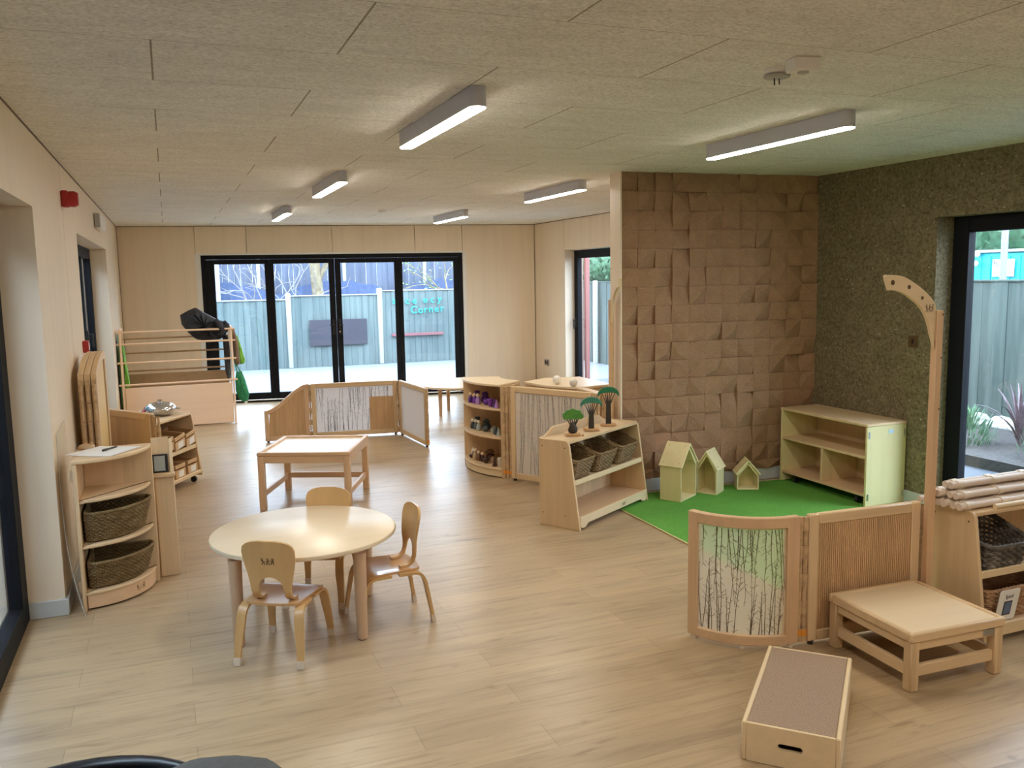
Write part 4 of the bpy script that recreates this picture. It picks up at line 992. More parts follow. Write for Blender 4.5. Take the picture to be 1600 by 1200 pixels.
# --- half arches
def half_arch(label, loc, rz, top=1.535, reach=.30):
    t = thing('half_arch', label, 'arch', loc, rz, 'half arches')
    m = MB(); m.box((0, 0, top / 2), (.042, .034, top), .004); po = obj('post', m, 'beech_z', t)
    m = MB()
    for z in (top - .02, top - .22, top * .7): m.tube([(.012, -.017, z), (.012, -.019, z)], .004, 8)
    obj('screws', m, 'maker_brown', po)
    k_ = reach / .30
    def P2(px, py): return ((px - 1468) / 262 * k_, top + (485 - py) * .00298)
    outer = [(1381, 432), (1382, 429.8), (1384.5, 428.9), (1394.5, 429.3), (1402, 430.3), (1409, 432), (1418, 436.5), (1426, 441.6), (1434.5, 447.5), (1442.3, 453.8), (1448.5, 459.5), (1454, 465), (1459, 471.5), (1462.4, 479)]
    inner = [(1387.5, 452), (1394.5, 452.4), (1402, 454), (1408.5, 456.7), (1415.5, 460.6), (1422.5, 465.5), (1429, 470.5), (1435, 476), (1440, 482), (1444.6, 488.8), (1448.3, 496.5), (1451.6, 505), (1454, 513), (1456, 521), (1459, 530), (1461.5, 539), (1462.4, 546)]
    poly = [P2(*p) for p in outer] + [P2(*p) for p in reversed(inner)]
    m = MB(); m.prism(poly, -.010, .010, 'y', .0025); ar = obj('arm', m, 'pale_ply_x', t)
    m = MB()
    for px, py, r_ in ((1392, 440.7, .0115), (1417.6, 448, .0100), (1439, 465, .0080)):
        x, z = P2(px, py)
        for y in (-.0102, .0097): m.lathe([(r_, 0), (r_, .0005)], 18, M=Matrix.Translation((x, y, z)) @ Matrix.Rotation(radians(90), 4, 'X'))
    obj('hole', m, 'maker_brown', ar)
    x, z = P2(1451.2, 481); mark(ar, Matrix.Translation((x, -.0105, z)) @ Matrix.Diagonal((.72, 1, 1, 1)), .032)
    return t
half_arch('tall wooden post with a curved holed arm beside the right hand glazed door', (3.302, 2.96, 0), 0)
half_arch('tall wooden post with a curved arm seen edge-on beside the cork partition', (3.190, 5.918, 0), radians(75), reach=.28)
t = thing('folded_screen', 'folded wooden screen edges standing between the twig screen and the cork partition', 'screen', (3.088, 5.975, 0), radians(90), GS)
for k in range(2): m = MB(); m.span((.0, -.05 - k * .036, .01), (.39, -.018 - k * .036, .80), .004); obj('leaf', m, 'maple_z', t)
m = MB()
for j in range(8): m.lathe([(.009 if j % 2 else .012, .02 + j * .097), (.009 if j % 2 else .012, .115 + j * .097)], 9, c=(-.012, -.05, 0))
obj('hinge_post', m, 'hinge_wood', t)

# --- wedge shelves
def wedge(name, label, loc, rz, Wd, D, Ht, slope, mids, wave=False, casters=False, cat='shelf', kick=True, tilt=0, bz=.085):
    t = thing(name, label, cat, loc, rz, 'open wedge shelves')
    th = .019
    prof = [(0, .0), (D, .0), (D, Ht)] + [(D - (D - slope) + .026 - .026 * sin(a), Ht - .026 + .026 * cos(a)) for a in [k * pi / 8 for k in range(4)]] + [(slope - .004, Ht - .03)]
    if casters: prof[0] = (0, .05); prof[1] = (D, .05)
    for x0 in (0, Wd - th): m = MB(); m.prism(prof, x0, x0 + th, 'x', .003); sp = obj('side_panel', m, 'maple_z', t); 
    m = MB(); m.span((th, D - .012, bz), (Wd - th, D, Ht - .01), .002); obj('back_panel', m, 'maple_z', t)
    m = MB(); m.span((th, slope + .004, Ht - .024), (Wd - th, D - .012, Ht - .004), .003); obj('top', m, 'maple_x', t)
    if wave:
        pts = [(0 + th, Ht), (.06, Ht + .002)] + [(.06 + .14 * q, Ht + .055 * (3 * q * q - 2 * q ** 3)) for q in [k / 8 for k in range(1, 9)]] + [(Wd - .2 + .14 * q, Ht + .055 - .055 * (3 * q * q - 2 * q ** 3)) for q in [k / 8 for k in range(0, 9)]] + [(Wd - th, Ht), (Wd - th, Ht - .03), (th, Ht - .03)]
        m = MB(); m.prism(pts, D - .002, D + .014, 'y', .002); obj('gallery', m, 'maple_x', t)
    for z in mids:
        f = slope * z / Ht
        m = MB(); m.span((th, f + .012, z - .016), (Wd - th, D - .012, z), .002, M=Matrix.Translation((0, 0, 0))); obj('shelf', m, 'maple_x', t)
        m = MB(); m.span((th, f + .001, z - .022), (Wd - th, f + .018, z + .014), .004); obj('shelf_lip', m, 'pale_ply_x', t)
    m = MB(); m.span((th, .014, bz - .016), (Wd - th, D - .012, bz), .002); obj('base_shelf', m, 'beech_x', t)
    m = MB()
    if kick: m.prism([(th, bz + .008), (th, .03), (th + .02, .012), (th + .06, .012), (th + .10, .035), (Wd - .12, .035), (Wd - .08, .012), (Wd - th - .02, .012), (Wd - th, .03), (Wd - th, bz + .008)], .004, .022, 'y', .002)
    else: m.span((th, .003, bz - .024), (Wd - th, .02, bz + .006), .003)
    kb = obj('kick_board', m, 'pale_ply_x', t)
    if kick: mark(kb, Matrix.Translation((Wd * .62, .003, .062)), .022)
    m = MB()
    for z in (.09, Ht - .05):
        for x in (-.0005, Wd + .0005):
            for y in (D - .03, max(slope, .03) + .03): m.tube([(x - .001, y, z), (x + .001, y, z)], .0045, 8)
    obj('screws', m, 'maker_brown', t)
    if casters:
        for x in (.06, Wd - .07):
            for y in (.05, D - .05):
                m = MB(); m.tube([(x - .012, y, .025), (x + .012, y, .025)], .025, 14); m.tube([(x, y, .03), (x, y, .07)], .008, 8); obj('caster', m, 'black_rubber', t)
    return t
TS_L, TS_A = (2.50, 5.085), radians(31)
wedge('tree_shelf', 'wooden wedge shelf with three tilted baskets and toy trees on top', (*TS_L, 0), TS_A, .97, .335, .612, .088, [.325], wave=True)
def loc2(base, a, x, y, z): p = rot2((x, y), a); return (base[0] + p[0], base[1] + p[1], z)
for i, (x, lb) in enumerate(((.155, 'left wicker basket in the toy tree shelf'), (.46, 'middle wicker basket in the toy tree shelf'), (.765, 'right wicker basket in the toy tree shelf, next to the cork wall'))):
    b = thing('wicker_basket', lb, 'basket', loc2(TS_L, TS_A, x + .01, .205, .327), TS_A, 'baskets in the toy tree shelf'); b.rotation_euler = (radians(0), 0, TS_A)
    bo = resample(rrect(.205, .225, .03), 46); to = resample(rrect(.275, .285, .04, cy=-.015), 46)
    basket(b, bo, to, .004, lambda p: .140 + .10 * ((p[1] + .155) / .28), 13, 'tan_wicker', .003, .0055)
# toy trees
def toy_tree(label, x, y, hz, cw, chh, green, kind):
    t = thing('toy_tree', label, 'toy', loc2(TS_L, TS_A, x, y, .611), radians(-17), 'toy trees')
    m = MB(); m.box((0, 0, .008), (.11 if kind != 0 else .105, .05, .016), .002); obj('base', m, 'stand_wood', t)
    n = 22
    if kind == 0:
        up = []
        for k in range(n + 1):
            a = pi * k / n; w = cw / 2 * (1 + .05 * cos(7 * a)); up.append((w * cos(a), hz - chh + chh * (sin(a) ** .75) * (1 + .05 * sin(9 * a))))
        lo = [(-cw / 2 * .92 + cw * .92 * k / 8, hz - chh - .008 - .006 * (k % 2)) for k in range(9)]
        m = MB(); m.prism(up + lo, -.012, .012, 'y', .003); obj('crown', m, green, t)
        m = MB(); prof = [(.014, .016), (.031, .024), (.034, .044), (.025, .068), (.014, .086), (.010, .094)]
        m.lathe([(r_, z) for r_, z in prof], 16, M=Matrix.Diagonal((1, .5, 1, 1))); obj('trunk', m, 'tree_bark', t); z1 = .088
        targets = [-.42, -.22, -.04, .14, .30, .42]
    else:
        up = [(cw / 2 * cos(pi * k / n) , hz - chh + chh * sin(pi * k / n) ** .85) for k in range(n + 1)]
        lo = [(cw / 2 * cos(pi - pi * k / 14) * .90, hz - chh - .004 + chh * .42 * sin(pi * k / 14) ** .8) for k in range(15)]
        m = MB(); m.prism(up + lo, -.012, .012, 'y', .003); obj('crown', m, green, t)
        z1 = hz - chh - .045 if kind == 1 else hz - chh - .05
        m = MB(); m.prism([(-.020, .016), (.020, .016), (.0165, z1), (-.0165, z1)], -.010, .010, 'y', .002); obj('trunk', m, 'tree_bark', t)
        targets = [-.36, -.2, -.07, .07, .2, .36]
    m = MB()
    for q in targets:
        zz = hz - chh + chh * .42 * sqrt(max(0, 1 - (2 * q) ** 2)) if kind else hz - chh
        m.tube([(q * .03, 0, z1 - .018), (q * .06, 0, z1 + .002), (q * cw * .62, 0, z1 + (zz - z1) * .62), (q * cw * .98, 0, zz + .010)], [.006, .0048, .0034, .0026], 6)
    obj('branches', m, 'tree_bark', t); return t
toy_tree('short wooden toy tree with a bulbous dark trunk, left of three', .205, .185, .188, .145, .060, 'tree_green_c', 0)
toy_tree('middle wooden toy tree with a wide blue green crown', .44, .18, .245, .160, .066, 'tree_green_b', 1)
toy_tree('tallest wooden toy tree with a dark green crown', .68, .18, .292, .160, .066, 'tree_green_a', 2)
m = MB(); m.box((0, 0, .007), (.009, .009, .014), .001); tag(obj('wooden_peg', m, 'stand_wood', None, loc2(TS_L, TS_A, .225, .115, .6085), TS_A), 'tiny wooden peg standing in front of the short toy tree', 'peg')

# right hand shelf with poles and baskets
RS_L = (3.378, 2.690)
wedge('wedge_shelf', 'wooden wedge shelf with a stack of poles on top, at the right edge', (*RS_L, 0), 0, 1.2, .335, .612, .085, [.325])
# bundle of poles with knuckle collars
def pole(label, y, z, first=None, x0=3.36, dx=0):
    if first: return dup(first, (x0 + dx, y, z), 0, label)
    t = thing('screen_post', label, 'post', (x0 + dx, y, z), 0, 'spare screen posts on the right shelf')
    m = MB(); Lp = 1.0
    for dy in (-.0165, .0165): m.tube([(0, dy, 0), (Lp, dy, 0)], .0165, 10)
    m.span((.03, -.012, -.010), (Lp - .03, .012, .010), .002); obj('rods', m, 'pole_wood', t)
    for k in range(4):
        x = .035 + k * .225; m = MB(); 
        for dy in (-.0165, .0165): m.tube([(x, dy, 0), (x + .035, dy, 0), (x + .05, dy, 0)], [.0205, .0205, .0172], 10)
        obj('collar', m, 'tape', t)
    return t
PZ = .608 + .0215
p0 = pole('wooden post with collars at the front of the pile on the right shelf', 2.843, PZ, x0=3.335)
for y, z, dx, lb in ((2.920, PZ, -.012, 'wooden post in the middle of the bottom layer of the pile'), (2.997, PZ, -.04, 'wooden post at the back of the bottom layer of the pile'),
        (2.880, PZ + .041, .02, 'wooden post at the front of the upper layer of the pile'), (2.957, PZ + .041, -.01, 'wooden post at the back of the upper layer of the pile'), (2.918, PZ + .082, .03, 'single wooden post on top of the pile')):
    pole(lb, y, z, p0, x0=3.335, dx=dx)
m = MB(); m.tube([(3.52, 2.788, .6205), (4.5, 2.788, .6205)], .0125, 12); tag(obj('dowel_rod', m, 'pale_ply_x'), 'thin pale dowel lying along the front edge of the right shelf top', 'rod')
b = thing('dark_basket', 'dark grey brown scooped wicker basket on the middle of the right shelf', 'basket', (3.565, 2.855, .327), 0)
bo = resample(rrect(.235, .20, .04), 42); to = resample(rrect(.29, .265, .05), 42)
basket(b, bo, to, .004, lambda p: .118 + .085 * max(0, (p[1] + .13) / .26), 9, 'dark_wicker', .005, .0082)
b = thing('wicker_basket', 'reddish brown wicker basket with a white card tag on the bottom of the right shelf', 'basket', (3.68, 2.862, .0865), 0)
bo = resample(rrect(.44, .22, .03), 62); to = resample(rrect(.50, .27, .035), 62)
basket(b, bo, to, .004, .150, 14, 'brown_wicker', .0035, .0058)
t = thing('card_tag', 'white card tag with a tablet picture hanging on the brown basket', 'card', (3.528, 2.704, .172), 0); TT = Matrix.Rotation(radians(10), 4, 'X')
m = MB(); m.prism([(p[0], p[1]) for p in rrect(.128, .160, .012)], -.0015, .0015, 'y', M=TT); obj('card', m, 'white_paper', t)
m = MB(); m.span((-.026, -.0025, -.050), (.026, -.0016, .022), 0, TT); obj('tablet_picture', m, 'black_plastic', t); m = MB(); m.span((-.021, -.0032, -.042), (.021, -.0025, .016), 0, TT); obj('screen_picture', m, 'card_blue', t)
text_mesh('card_text', 'Ipad', .030, 'dark_ink', TT @ Matrix.Translation((0, -.0022, .037)) @ RX, .0004, t)

# trolley by the left wall
TA = radians(61.0); TRW = .85; TR = Vector((.195, 7.865)) - Vector((cos(TA), sin(TA))) * TRW
TRL = (TR.x, TR.y)
wedge('bin_trolley', 'low wooden wedge trolley on casters with tilted wooden bins near the left wall', (*TRL, 0), TA, TRW, .42, .605, .070, [.315], casters=True, kick=False, bz=.095, cat='trolley')
def bin_(label, x, z, tiltdeg, first=None):
    loc = loc2(TRL, TA, x, .16, z)
    if first: c_ = dup(first, loc, 0, label)
    else:
        t = thing('wooden_bin', label, 'bin', loc, 0, 'wooden bins in the trolley'); c_ = t; w, d_, h_ = .165, .245, .115
        m = MB()
        for sx in (-1, 1): m.span((sx * w / 2, -d_ / 2, 0), (sx * (w / 2 - .010), d_ / 2, h_), .002)
        m.span((-w / 2 + .01, d_ / 2 - .010, 0), (w / 2 - .01, d_ / 2, h_), .002); m.span((-w / 2 + .01, -d_ / 2 + .010, 0), (w / 2 - .01, d_ / 2 - .01, .008), .001); obj('tray', m, 'bin_wood', t)
        m = MB(); m.span((-w / 2 + .002, -d_ / 2 - .010, 0), (w / 2 - .002, -d_ / 2 + .002, .070), .002); m.span((-w / 2 + .002, -d_ / 2 - .010, .084), (w / 2 - .002, -d_ / 2 + .002, h_), .002); obj('front', m, 'bin_front', t)
        m = MB(); m.span((-.040, -d_ / 2 - .0125, .010), (.046, -d_ / 2 - .0105, .062), 0); obj('name_card', m, 'white_paper', t)
    c_.rotation_mode = 'ZXY'; c_.rotation_euler = (radians(tiltdeg), 0, TA); return c_
tp_ = ['first', 'second', 'third', 'fourth']
f0 = bin_('wooden bin at the far end of the trolley upper shelf, with white card', TRW - .115, .352, 10)
bin_('wooden bin second from the far end of the trolley upper shelf', TRW - .30, .352, 10, f0); bin_('wooden bin third from the far end of the trolley upper shelf, partly hidden', TRW - .485, .352, 10, f0); bin_('hidden wooden bin at the near end of the trolley upper shelf', TRW - .67, .352, 10, f0)
bin_('wooden bin at the far end of the trolley bottom shelf, with white card', TRW - .115, .0965, 0, f0); bin_('wooden bin second from the far end of the trolley bottom shelf', TRW - .32, .0965, 0, f0)
bx, by = -.115, 7.835
t = thing('steel_bowl', 'shiny lidded steel bowl on top of the trolley', 'bowl', (bx, by, .602))
m = MB(); m.lathe([(.06, 0), (.075, .004), (.10, .020), (.122, .048), (.128, .054), (.128, .058)], 36); obj('bowl', m, 'chrome', t)
m = MB(); m.lathe([(.128, .058), (.127, .068), (.116, .085), (.088, .104), (.05, .114), (.02, .117)], 36); obj('lid', m, 'chrome', t); m = MB(); m.lathe([(.008, .117), (.008, .123), (.020, .127), (.020, .134), (.01, .138)], 16); obj('knob', m, 'chrome', t)
m = MB(); m.tube([(.12, .03, .05), (.155, .02, .05), (.155, -.02, .05), (.12, -.03, .05)], .005, 8); m.tube([(-.12, .03, .05), (-.155, .02, .05), (-.155, -.02, .05), (-.12, -.03, .05)], .005, 8); obj('handle', m, 'chrome', t)
beads = {}
rn = random.Random(9)
for lay, (n_, rad) in enumerate(((9, .062), (7, .040), (3, .018))):
    for i in range(n_):
        a = 2 * pi * i / n_ + lay; p = loc2(TRL, TA, .62 + rad * 1.35 * cos(a), .335 + rad * sin(a), .602 + lay * .026)
        k = 'white' if (i + lay) % 3 == 1 else 'red'
        if k not in beads:
            m = MB(); m.ball((0, 0, .0165), .0165, 12); beads[k] = tag(obj('toy_bead', m, 'red_bead' if k == 'red' else 'cream', None, p), 'small %s ball in the heap beside the steel bowl on the trolley' % k, 'bead', '%s beads on the trolley' % k)
        else: c_ = beads[k].copy(); COL.objects.link(c_); c_.location = p

# --- dressing-up rack at the back left corner
t = thing('dressing_up_rack', 'wooden dressing-up rack with horizontal rails and a solid lower front at the back left corner', 'rack', (0, 0, 0))
RX0, RX1, RY, RB = -.545, .690, 10.935, 11.42
m = MB(); m.span((RX0 + .02, RY, .015), (RX1 - .02, RY + .018, .505), .003); obj('front_panel', m, 'rack_wood', t)
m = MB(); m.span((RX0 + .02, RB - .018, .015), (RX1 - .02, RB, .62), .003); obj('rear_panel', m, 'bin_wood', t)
for x in (RX0, RX1):
    m = MB(); pr = [(RY - .012, 0), (RY + .03, 0), (RY + .03, 1.10), (RY + .06, 1.16)] + [(RB - .06, 1.16), (RB - .03, 1.10), (RB - .03, 0), (RB + .012, 0), (RB + .012, 1.12), (RB - .02, 1.195), (RY + .02, 1.195), (RY - .012, 1.12)]
    m.prism(pr, x - .011, x + .011, 'x', .002); obj('end_frame', m, 'rack_wood_z', t)
for z in (.54, .80, 1.02, 1.16): m = MB(); m.tube([(RX0 - .045, RY + .008, z), (RX1 + .045, RY + .008, z)], .012, 10); obj('rail', m, 'rack_wood', t)
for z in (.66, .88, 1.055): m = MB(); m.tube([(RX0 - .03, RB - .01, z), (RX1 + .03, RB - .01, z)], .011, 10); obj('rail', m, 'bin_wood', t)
def drape(name, label, cat, pts, y0, y1, mat, group=None, seed=1, ry=None):
    """cloth shape: outline (x,z), puffed between y0 and y1"""
    rn = random.Random(seed); n = 40; o_ = resample(pts, n); cx = sum(p[0] for p in o_) / n; cz = sum(p[1] for p in o_) / n; ym = (y0 + y1) / 2; hy = (y1 - y0) / 2
    m = MB(); vs = []; K = 7
    ph = rn.uniform(0, 6)
    for k in range(-K, K + 1):
        q = k / K; s_ = sqrt(max(.0, 1 - abs(q) ** 2.4)) * .99 + .01
        for i, p in enumerate(o_):
            w = 1 + .022 * sin(5 * i * 2 * pi / n + ph + 2 * q); vs.append((cx + (p[0] - cx) * s_ * w ** .5, ym + q * hy * (1 + .15 * sin(7 * p[0] / .1 + ph)), cz + (p[1] - cz) * s_))
    fs = [(j * n + i, j * n + (i + 1) % n, (j + 1) * n + (i + 1) % n, (j + 1) * n + i) for j in range(2 * K) for i in range(n)] + [tuple(range(n))[::-1], tuple(2 * K * n + i for i in range(n))]
    m.add(vs, fs); return tag(obj(name, m, mat, smooth=70), label, cat, group)
bag = thing('black_bag', 'crumpled black fabric bag slumped over the top of the dressing-up rack', 'bag', (0, 0, 0))
o = drape('x', '', '', [(.13, 1.335), (.215, 1.385), (.31, 1.425), (.40, 1.36), (.52, 1.29), (.57, 1.262), (.64, 1.24), (.66, 1.17), (.645, 1.07), (.58, 1.025), (.42, 1.01), (.29, 1.035), (.20, 1.13), (.135, 1.22)], 10.985, 11.30, 'dark_bag', seed=4)
o.name = 'sack'; del o['label']; del o['category']; o.parent = bag
m = MB(); m.tube([(.52, 10.975, 1.27), (.56, 10.955, 1.215), (.60, 10.95, 1.13), (.575, 10.955, 1.08)], [.03, .04, .035, .015], 8); m.tube([(.62, 11.0, 1.25), (.655, 10.985, 1.20), (.63, 10.96, 1.12)], [.02, .03, .02], 8); obj('gathered_neck', m, 'dark_bag', bag)
drape('brown_coat', 'brown coat hanging on the right end of the dressing-up rack', 'coat', [(.70, 1.17), (.735, 1.15), (.775, 1.0), (.785, .72), (.745, .69), (.715, .72), (.71, 1.0)], 11.0, 11.16, 'brown_coat', 'clothes on the rack', 2)
drape('grey_coat', 'dark grey coat hanging inside the right end of the dressing-up rack', 'coat', [(.60, 1.05), (.66, 1.08), (.675, .95), (.675, .56), (.64, .50), (.61, .62)], 11.02, 11.25, 'dark_grey_coat', 'clothes on the rack', 3)
drape('lime_tabard', 'lime green garment hanging behind the brown coat at the right end of the rack', 'garment', [(.735, 1.10), (.785, 1.05), (.825, .90), (.86, .74), (.845, .70), (.80, .69), (.77, .80)], 11.18, 11.28, 'lime_cloth', 'clothes on the rack', 4)
t = thing('green_bag', 'dark green cloth bag hanging low at the right end of the dressing-up rack', 'bag')
o = drape('pouch', '', '', [(.735, .62), (.80, .625), (.84, .50), (.875, .33), (.855, .25), (.81, .225), (.745, .28), (.715, .38), (.715, .52)], 11.02, 11.14, 'green_bag', seed=5); del o['label']; del o['category']; o.name = 'pouch'; o.parent = t
m = MB(); m.tube([(.745, 11.06, .61), (.722, 11.05, .72), (.712, 11.05, .79), (.73, 11.07, .72), (.79, 11.08, .61)], .007, 6); obj('strap', m, 'green_bag', t)
m = MB(); m.box((.83, 11.06, .225), (.035, .004, .04), .001); obj('label_tag', m, 'white_paper', t)
drape('green_apron', 'dark green garment hanging outside the left end of the dressing-up rack', 'garment', [(-.58, 1.16), (-.565, 1.16), (-.562, .10), (-.582, .10)], 11.0, 11.35, 'dark_green', 'clothes on the rack', 6)
drape('lime_scarf', 'lime green cloth hanging inside the left end of the dressing-up rack', 'garment', [(-.535, 1.02), (-.515, 1.02), (-.475, .55), (-.48, .48), (-.53, .48)], 11.02, 11.16, 'lime_cloth', 'clothes on the rack', 7)

# --- curved display shelf with peg people
QC = (3.235, 7.36)  # centre of the curve
pA, pB = Vector((2.487, 7.475)), Vector((2.580, 6.765))
mid = (pA + pB) / 2; ch_ = (pB - pA); n_ = Vector((ch_.y, -ch_.x)).normalized()
if n_.x < 0: n_ = -n_
SAG = .10; Rq = (ch_.length / 2) ** 2 / (2 * SAG) + SAG / 2; cen = mid + n_ * (Rq - SAG)
aA = atan2(pA.y - cen.y, pA.x - cen.x); aBq = atan2(pB.y - cen.y, pB.x - cen.x)
if aA < 0: aA += 2 * pi
if aBq < 0: aBq += 2 * pi
t = thing('curved_shelf', 'curved wooden display shelf with purple, grey and brown toys', 'shelf', (cen.x, cen.y, 0))
DQ = .34
m = MB(); m.prism(sector(Rq - DQ, Rq + .004, aBq, aA, 26), .795, .815, 'z', .004); obj('top', m, 'laminate_top', t)
for z in (.602, .355, .083): m = MB(); m.prism(sector(Rq - DQ + .02, Rq - .004, aBq + .03, aA - .03, 26), z - .018, z, 'z', .003); obj('shelf', m, 'maple_x', t)
m = MB(); m.prism(sector(Rq - DQ, Rq - DQ + .018, aBq, aA, 20), .0, .795, 'z'); obj('back_panel', m, 'bamboo_board', t)
for b_ in (aBq, aA - .035): m = MB(); m.prism(sector(Rq - DQ + .018, Rq, b_, b_ + .035, 2), 0, .795, 'z', .003); obj('side_panel', m, 'maple_z', t)
m = MB(); m.prism(sector(Rq - .03, Rq - .012, aBq + .035, aA - .035, 20), .010, .065, 'z'); kb = obj('kick_board', m, 'pale_ply_x', t)
aa = aBq + (aA - aBq) * .62; mark(kb, Matrix.Translation(((Rq - .0125) * cos(aa), (Rq - .0125) * sin(aa), .038)) @ Matrix.Rotation(aa + pi / 2, 4, 'Z'), .02)
def shelf_pt(q, dep, z): a = aA + (aBq - aA) * q; r_ = Rq - dep; return (cen.x + r_ * cos(a), cen.y + r_ * sin(a), z)
def peg(label, loc, mat, head, s=1.0, group=None):
    t = thing('peg_doll', label, 'toy', loc, 0, group); m = MB(); m.lathe([(.018 * s, 0), (.022 * s, .004), (.022 * s, .03 * s), (.014 * s, .055 * s), (.010 * s, .060 * s)], 16); obj('body', m, mat, t); m = MB(); m.ball((0, 0, .074 * s), .0165 * s, 14); obj('head', m, head, t); return t
def vase(name, label, loc, mat, prof, cat, group=None): m = MB(); m.lathe(prof, 22); return tag(obj(name, m, mat, None, loc), label, cat, group)
POT = [(.026, 0), (.040, .012), (.044, .030), (.036, .052), (.026, .060), (.030, .068)]
LID = [(.022, 0), (.046, .003), (.046, .012), (.03, .02), (.028, .032), (.012, .036)]
BOWL = [(.014, 0), (.028, .010), (.036, .028), (.038, .042), (.034, .044)]
BALLP = [(.012, 0), (.026, .008), (.034, .026), (.034, .038), (.026, .054), (.012, .062)]
CONE = [(.026, 0), (.026, .004), (.012, .05), (.003, .088)]
JAR = [(.028, 0), (.030, .004), (.030, .075), (.026, .082)]
ROUND = [(r_ * .78, h_ * .82) for r_, h_ in BALLP]
def shelf_row(z, c, dark, midc, light, heads, lidm, Q):
    g = c + ' toys on the curved shelf'
    peg('%s peg doll at the left end of the curved shelf row' % c, shelf_pt(*Q[0], z), dark, heads[0], 1, g)
    peg('%s peg doll second from left in the curved shelf row' % c, shelf_pt(*Q[1], z), midc, heads[1], 1, g)
    peg('pale %s peg doll in front, third in the curved shelf row' % c, shelf_pt(*Q[2], z), light, heads[2], 1.06, g)
    vase('wooden_jar', 'dark jar behind the %s peg dolls' % c, shelf_pt(*Q[3], z), dark, [(r_ * .8, h_ * 1.2) for r_, h_ in JAR], 'jar', g)
    p = thing('lidded_pot', 'large %s lidded pot on the curved shelf' % c, 'pot', shelf_pt(*Q[4], z), 0, g)
    m = MB(); m.lathe([(r_ * .92, h_ * 1.05) for r_, h_ in POT], 24); obj('pot', m, dark, p); m = MB(); m.lathe([(r_ * .72, .0715 + h_ * .8) for r_, h_ in LID], 24); obj('lid', m, lidm, p)
    vase('round_pot', 'round %s pot in front of the large lidded pot' % c, shelf_pt(*Q[5], z), midc, ROUND, 'pot', g)
zs_ = .603; g = 'purple toys on the curved shelf'
shelf_row(zs_, 'purple', 'purple_dark', 'purple_mid', 'lilac', ('peg_head',) * 3, 'purple_dark', [(.26, .056), (.345, .078), (.455, .083), (.17, .125), (.36, .175), (.59, .12)])
vase('cup', 'purple cup right of the round purple pot', shelf_pt(.765, .075, zs_), 'purple_mid', [(r_ * .70, h_ * 1.6) for r_, h_ in BOWL], 'cup', g)
vase('pointed_block', 'dark purple pointed cone on the curved shelf', shelf_pt(.845, .075, zs_), 'purple_dark', [(r_ * .85, h_ * .85) for r_, h_ in CONE], 'toy', g)
vase('pointed_block', 'lilac pointed cone at the right end of the curved shelf', shelf_pt(.905, .045, zs_), 'lilac', [(r_ * .8, h_ * .85) for r_, h_ in CONE], 'toy', g)
zs_ = .356; g = 'grey toys on the curved shelf'
shelf_row(zs_, 'grey', 'slate_dark', 'slate_mid', 'sage_grey', ('white_plastic', 'cream', 'cream'), 'slate_mid', [(.19, .078), (.265, .098), (.38, .105), (.12, .125), (.37, .18), (.53, .128)])
vase('bowl', 'pale grey upturned bowl right of the round grey pot', shelf_pt(.62, .19, zs_), 'sage_grey', [(.032, 0), (.033, .018), (.026, .040), (.008, .052)], 'bowl', g)
vase('cup', 'pale grey cup on the curved shelf middle row', shelf_pt(.71, .13, zs_), 'sage_grey', [(r_ * .6, h_) for r_, h_ in BOWL], 'cup', g)
vase('pointed_block', 'dark grey pointed cone on the curved shelf middle row', shelf_pt(.815, .11, zs_), 'slate_dark', [(r_ * .9, h_ * .85) for r_, h_ in CONE], 'toy', g)
vase('pointed_block', 'pale grey pointed cone at the right end of the middle row', shelf_pt(.885, .085, zs_), 'sage_grey', [(r_ * .8, h_ * .8) for r_, h_ in CONE], 'toy', g)
zs_ = .084; g = 'brown toys on the curved shelf'
t = thing('dish_brush', 'white handled brush in a dark bowl at the left of the bottom row', 'brush', shelf_pt(.175, .065, zs_), 0, g)
m = MB(); m.lathe([(.016, 0), (.026, .010), (.027, .026), (.022, .030)], 20); obj('bowl', m, 'choc_dark', t); m = MB(); m.tube([(0, 0, .026), (.006, -.004, .062), (.012, -.007, .092)], [.005, .012, .009], 10); obj('handle', m, 'white_plastic', t)
peg('pale peg doll first from left in the brown bottom row', shelf_pt(.335, .075, zs_), 'tan_wood', 'peg_head', 1.15, g); peg('tan peg doll second from left in the brown bottom row', shelf_pt(.415, .088, zs_), 'choc_mid', 'peg_head', 1.0, g); peg('dark brown peg doll third from left in the bottom row', shelf_pt(.49, .105, zs_), 'choc_dark', 'peg_head', .95, g)
p = thing('lidded_pot', 'large brown pot with a wide tan lid on the bottom row', 'pot', shelf_pt(.48, .185, zs_), 0, g)
m = MB(); m.lathe([(r_ * 1.0, h_ * 1.0) for r_, h_ in POT], 24); obj('pot', m, 'choc_dark', p); m = MB(); m.lathe([(r_ * .95, .068 + h_ * .9) for r_, h_ in LID], 24); obj('lid', m, 'choc_mid', p)
vase('round_pot', 'round dark brown pot in front on the bottom row', shelf_pt(.61, .095, zs_), 'choc_dark', ROUND, 'pot', g); vase('round_pot', 'tan round pot right of the dark one on the bottom row', shelf_pt(.64, .16, zs_), 'tan_wood', ROUND, 'pot', g)
vase('pointed_block', 'dark red brown pointed cone on the bottom row', shelf_pt(.84, .06, zs_), 'choc_dark', [(r_ * .9, h_ * .95) for r_, h_ in CONE], 'toy', g); vase('wooden_jar', 'pale wooden jar at the right end of the bottom row', shelf_pt(.885, .095, zs_), 'cream', [(r_ * .7, h_ * .9) for r_, h_ in JAR], 'jar', g)
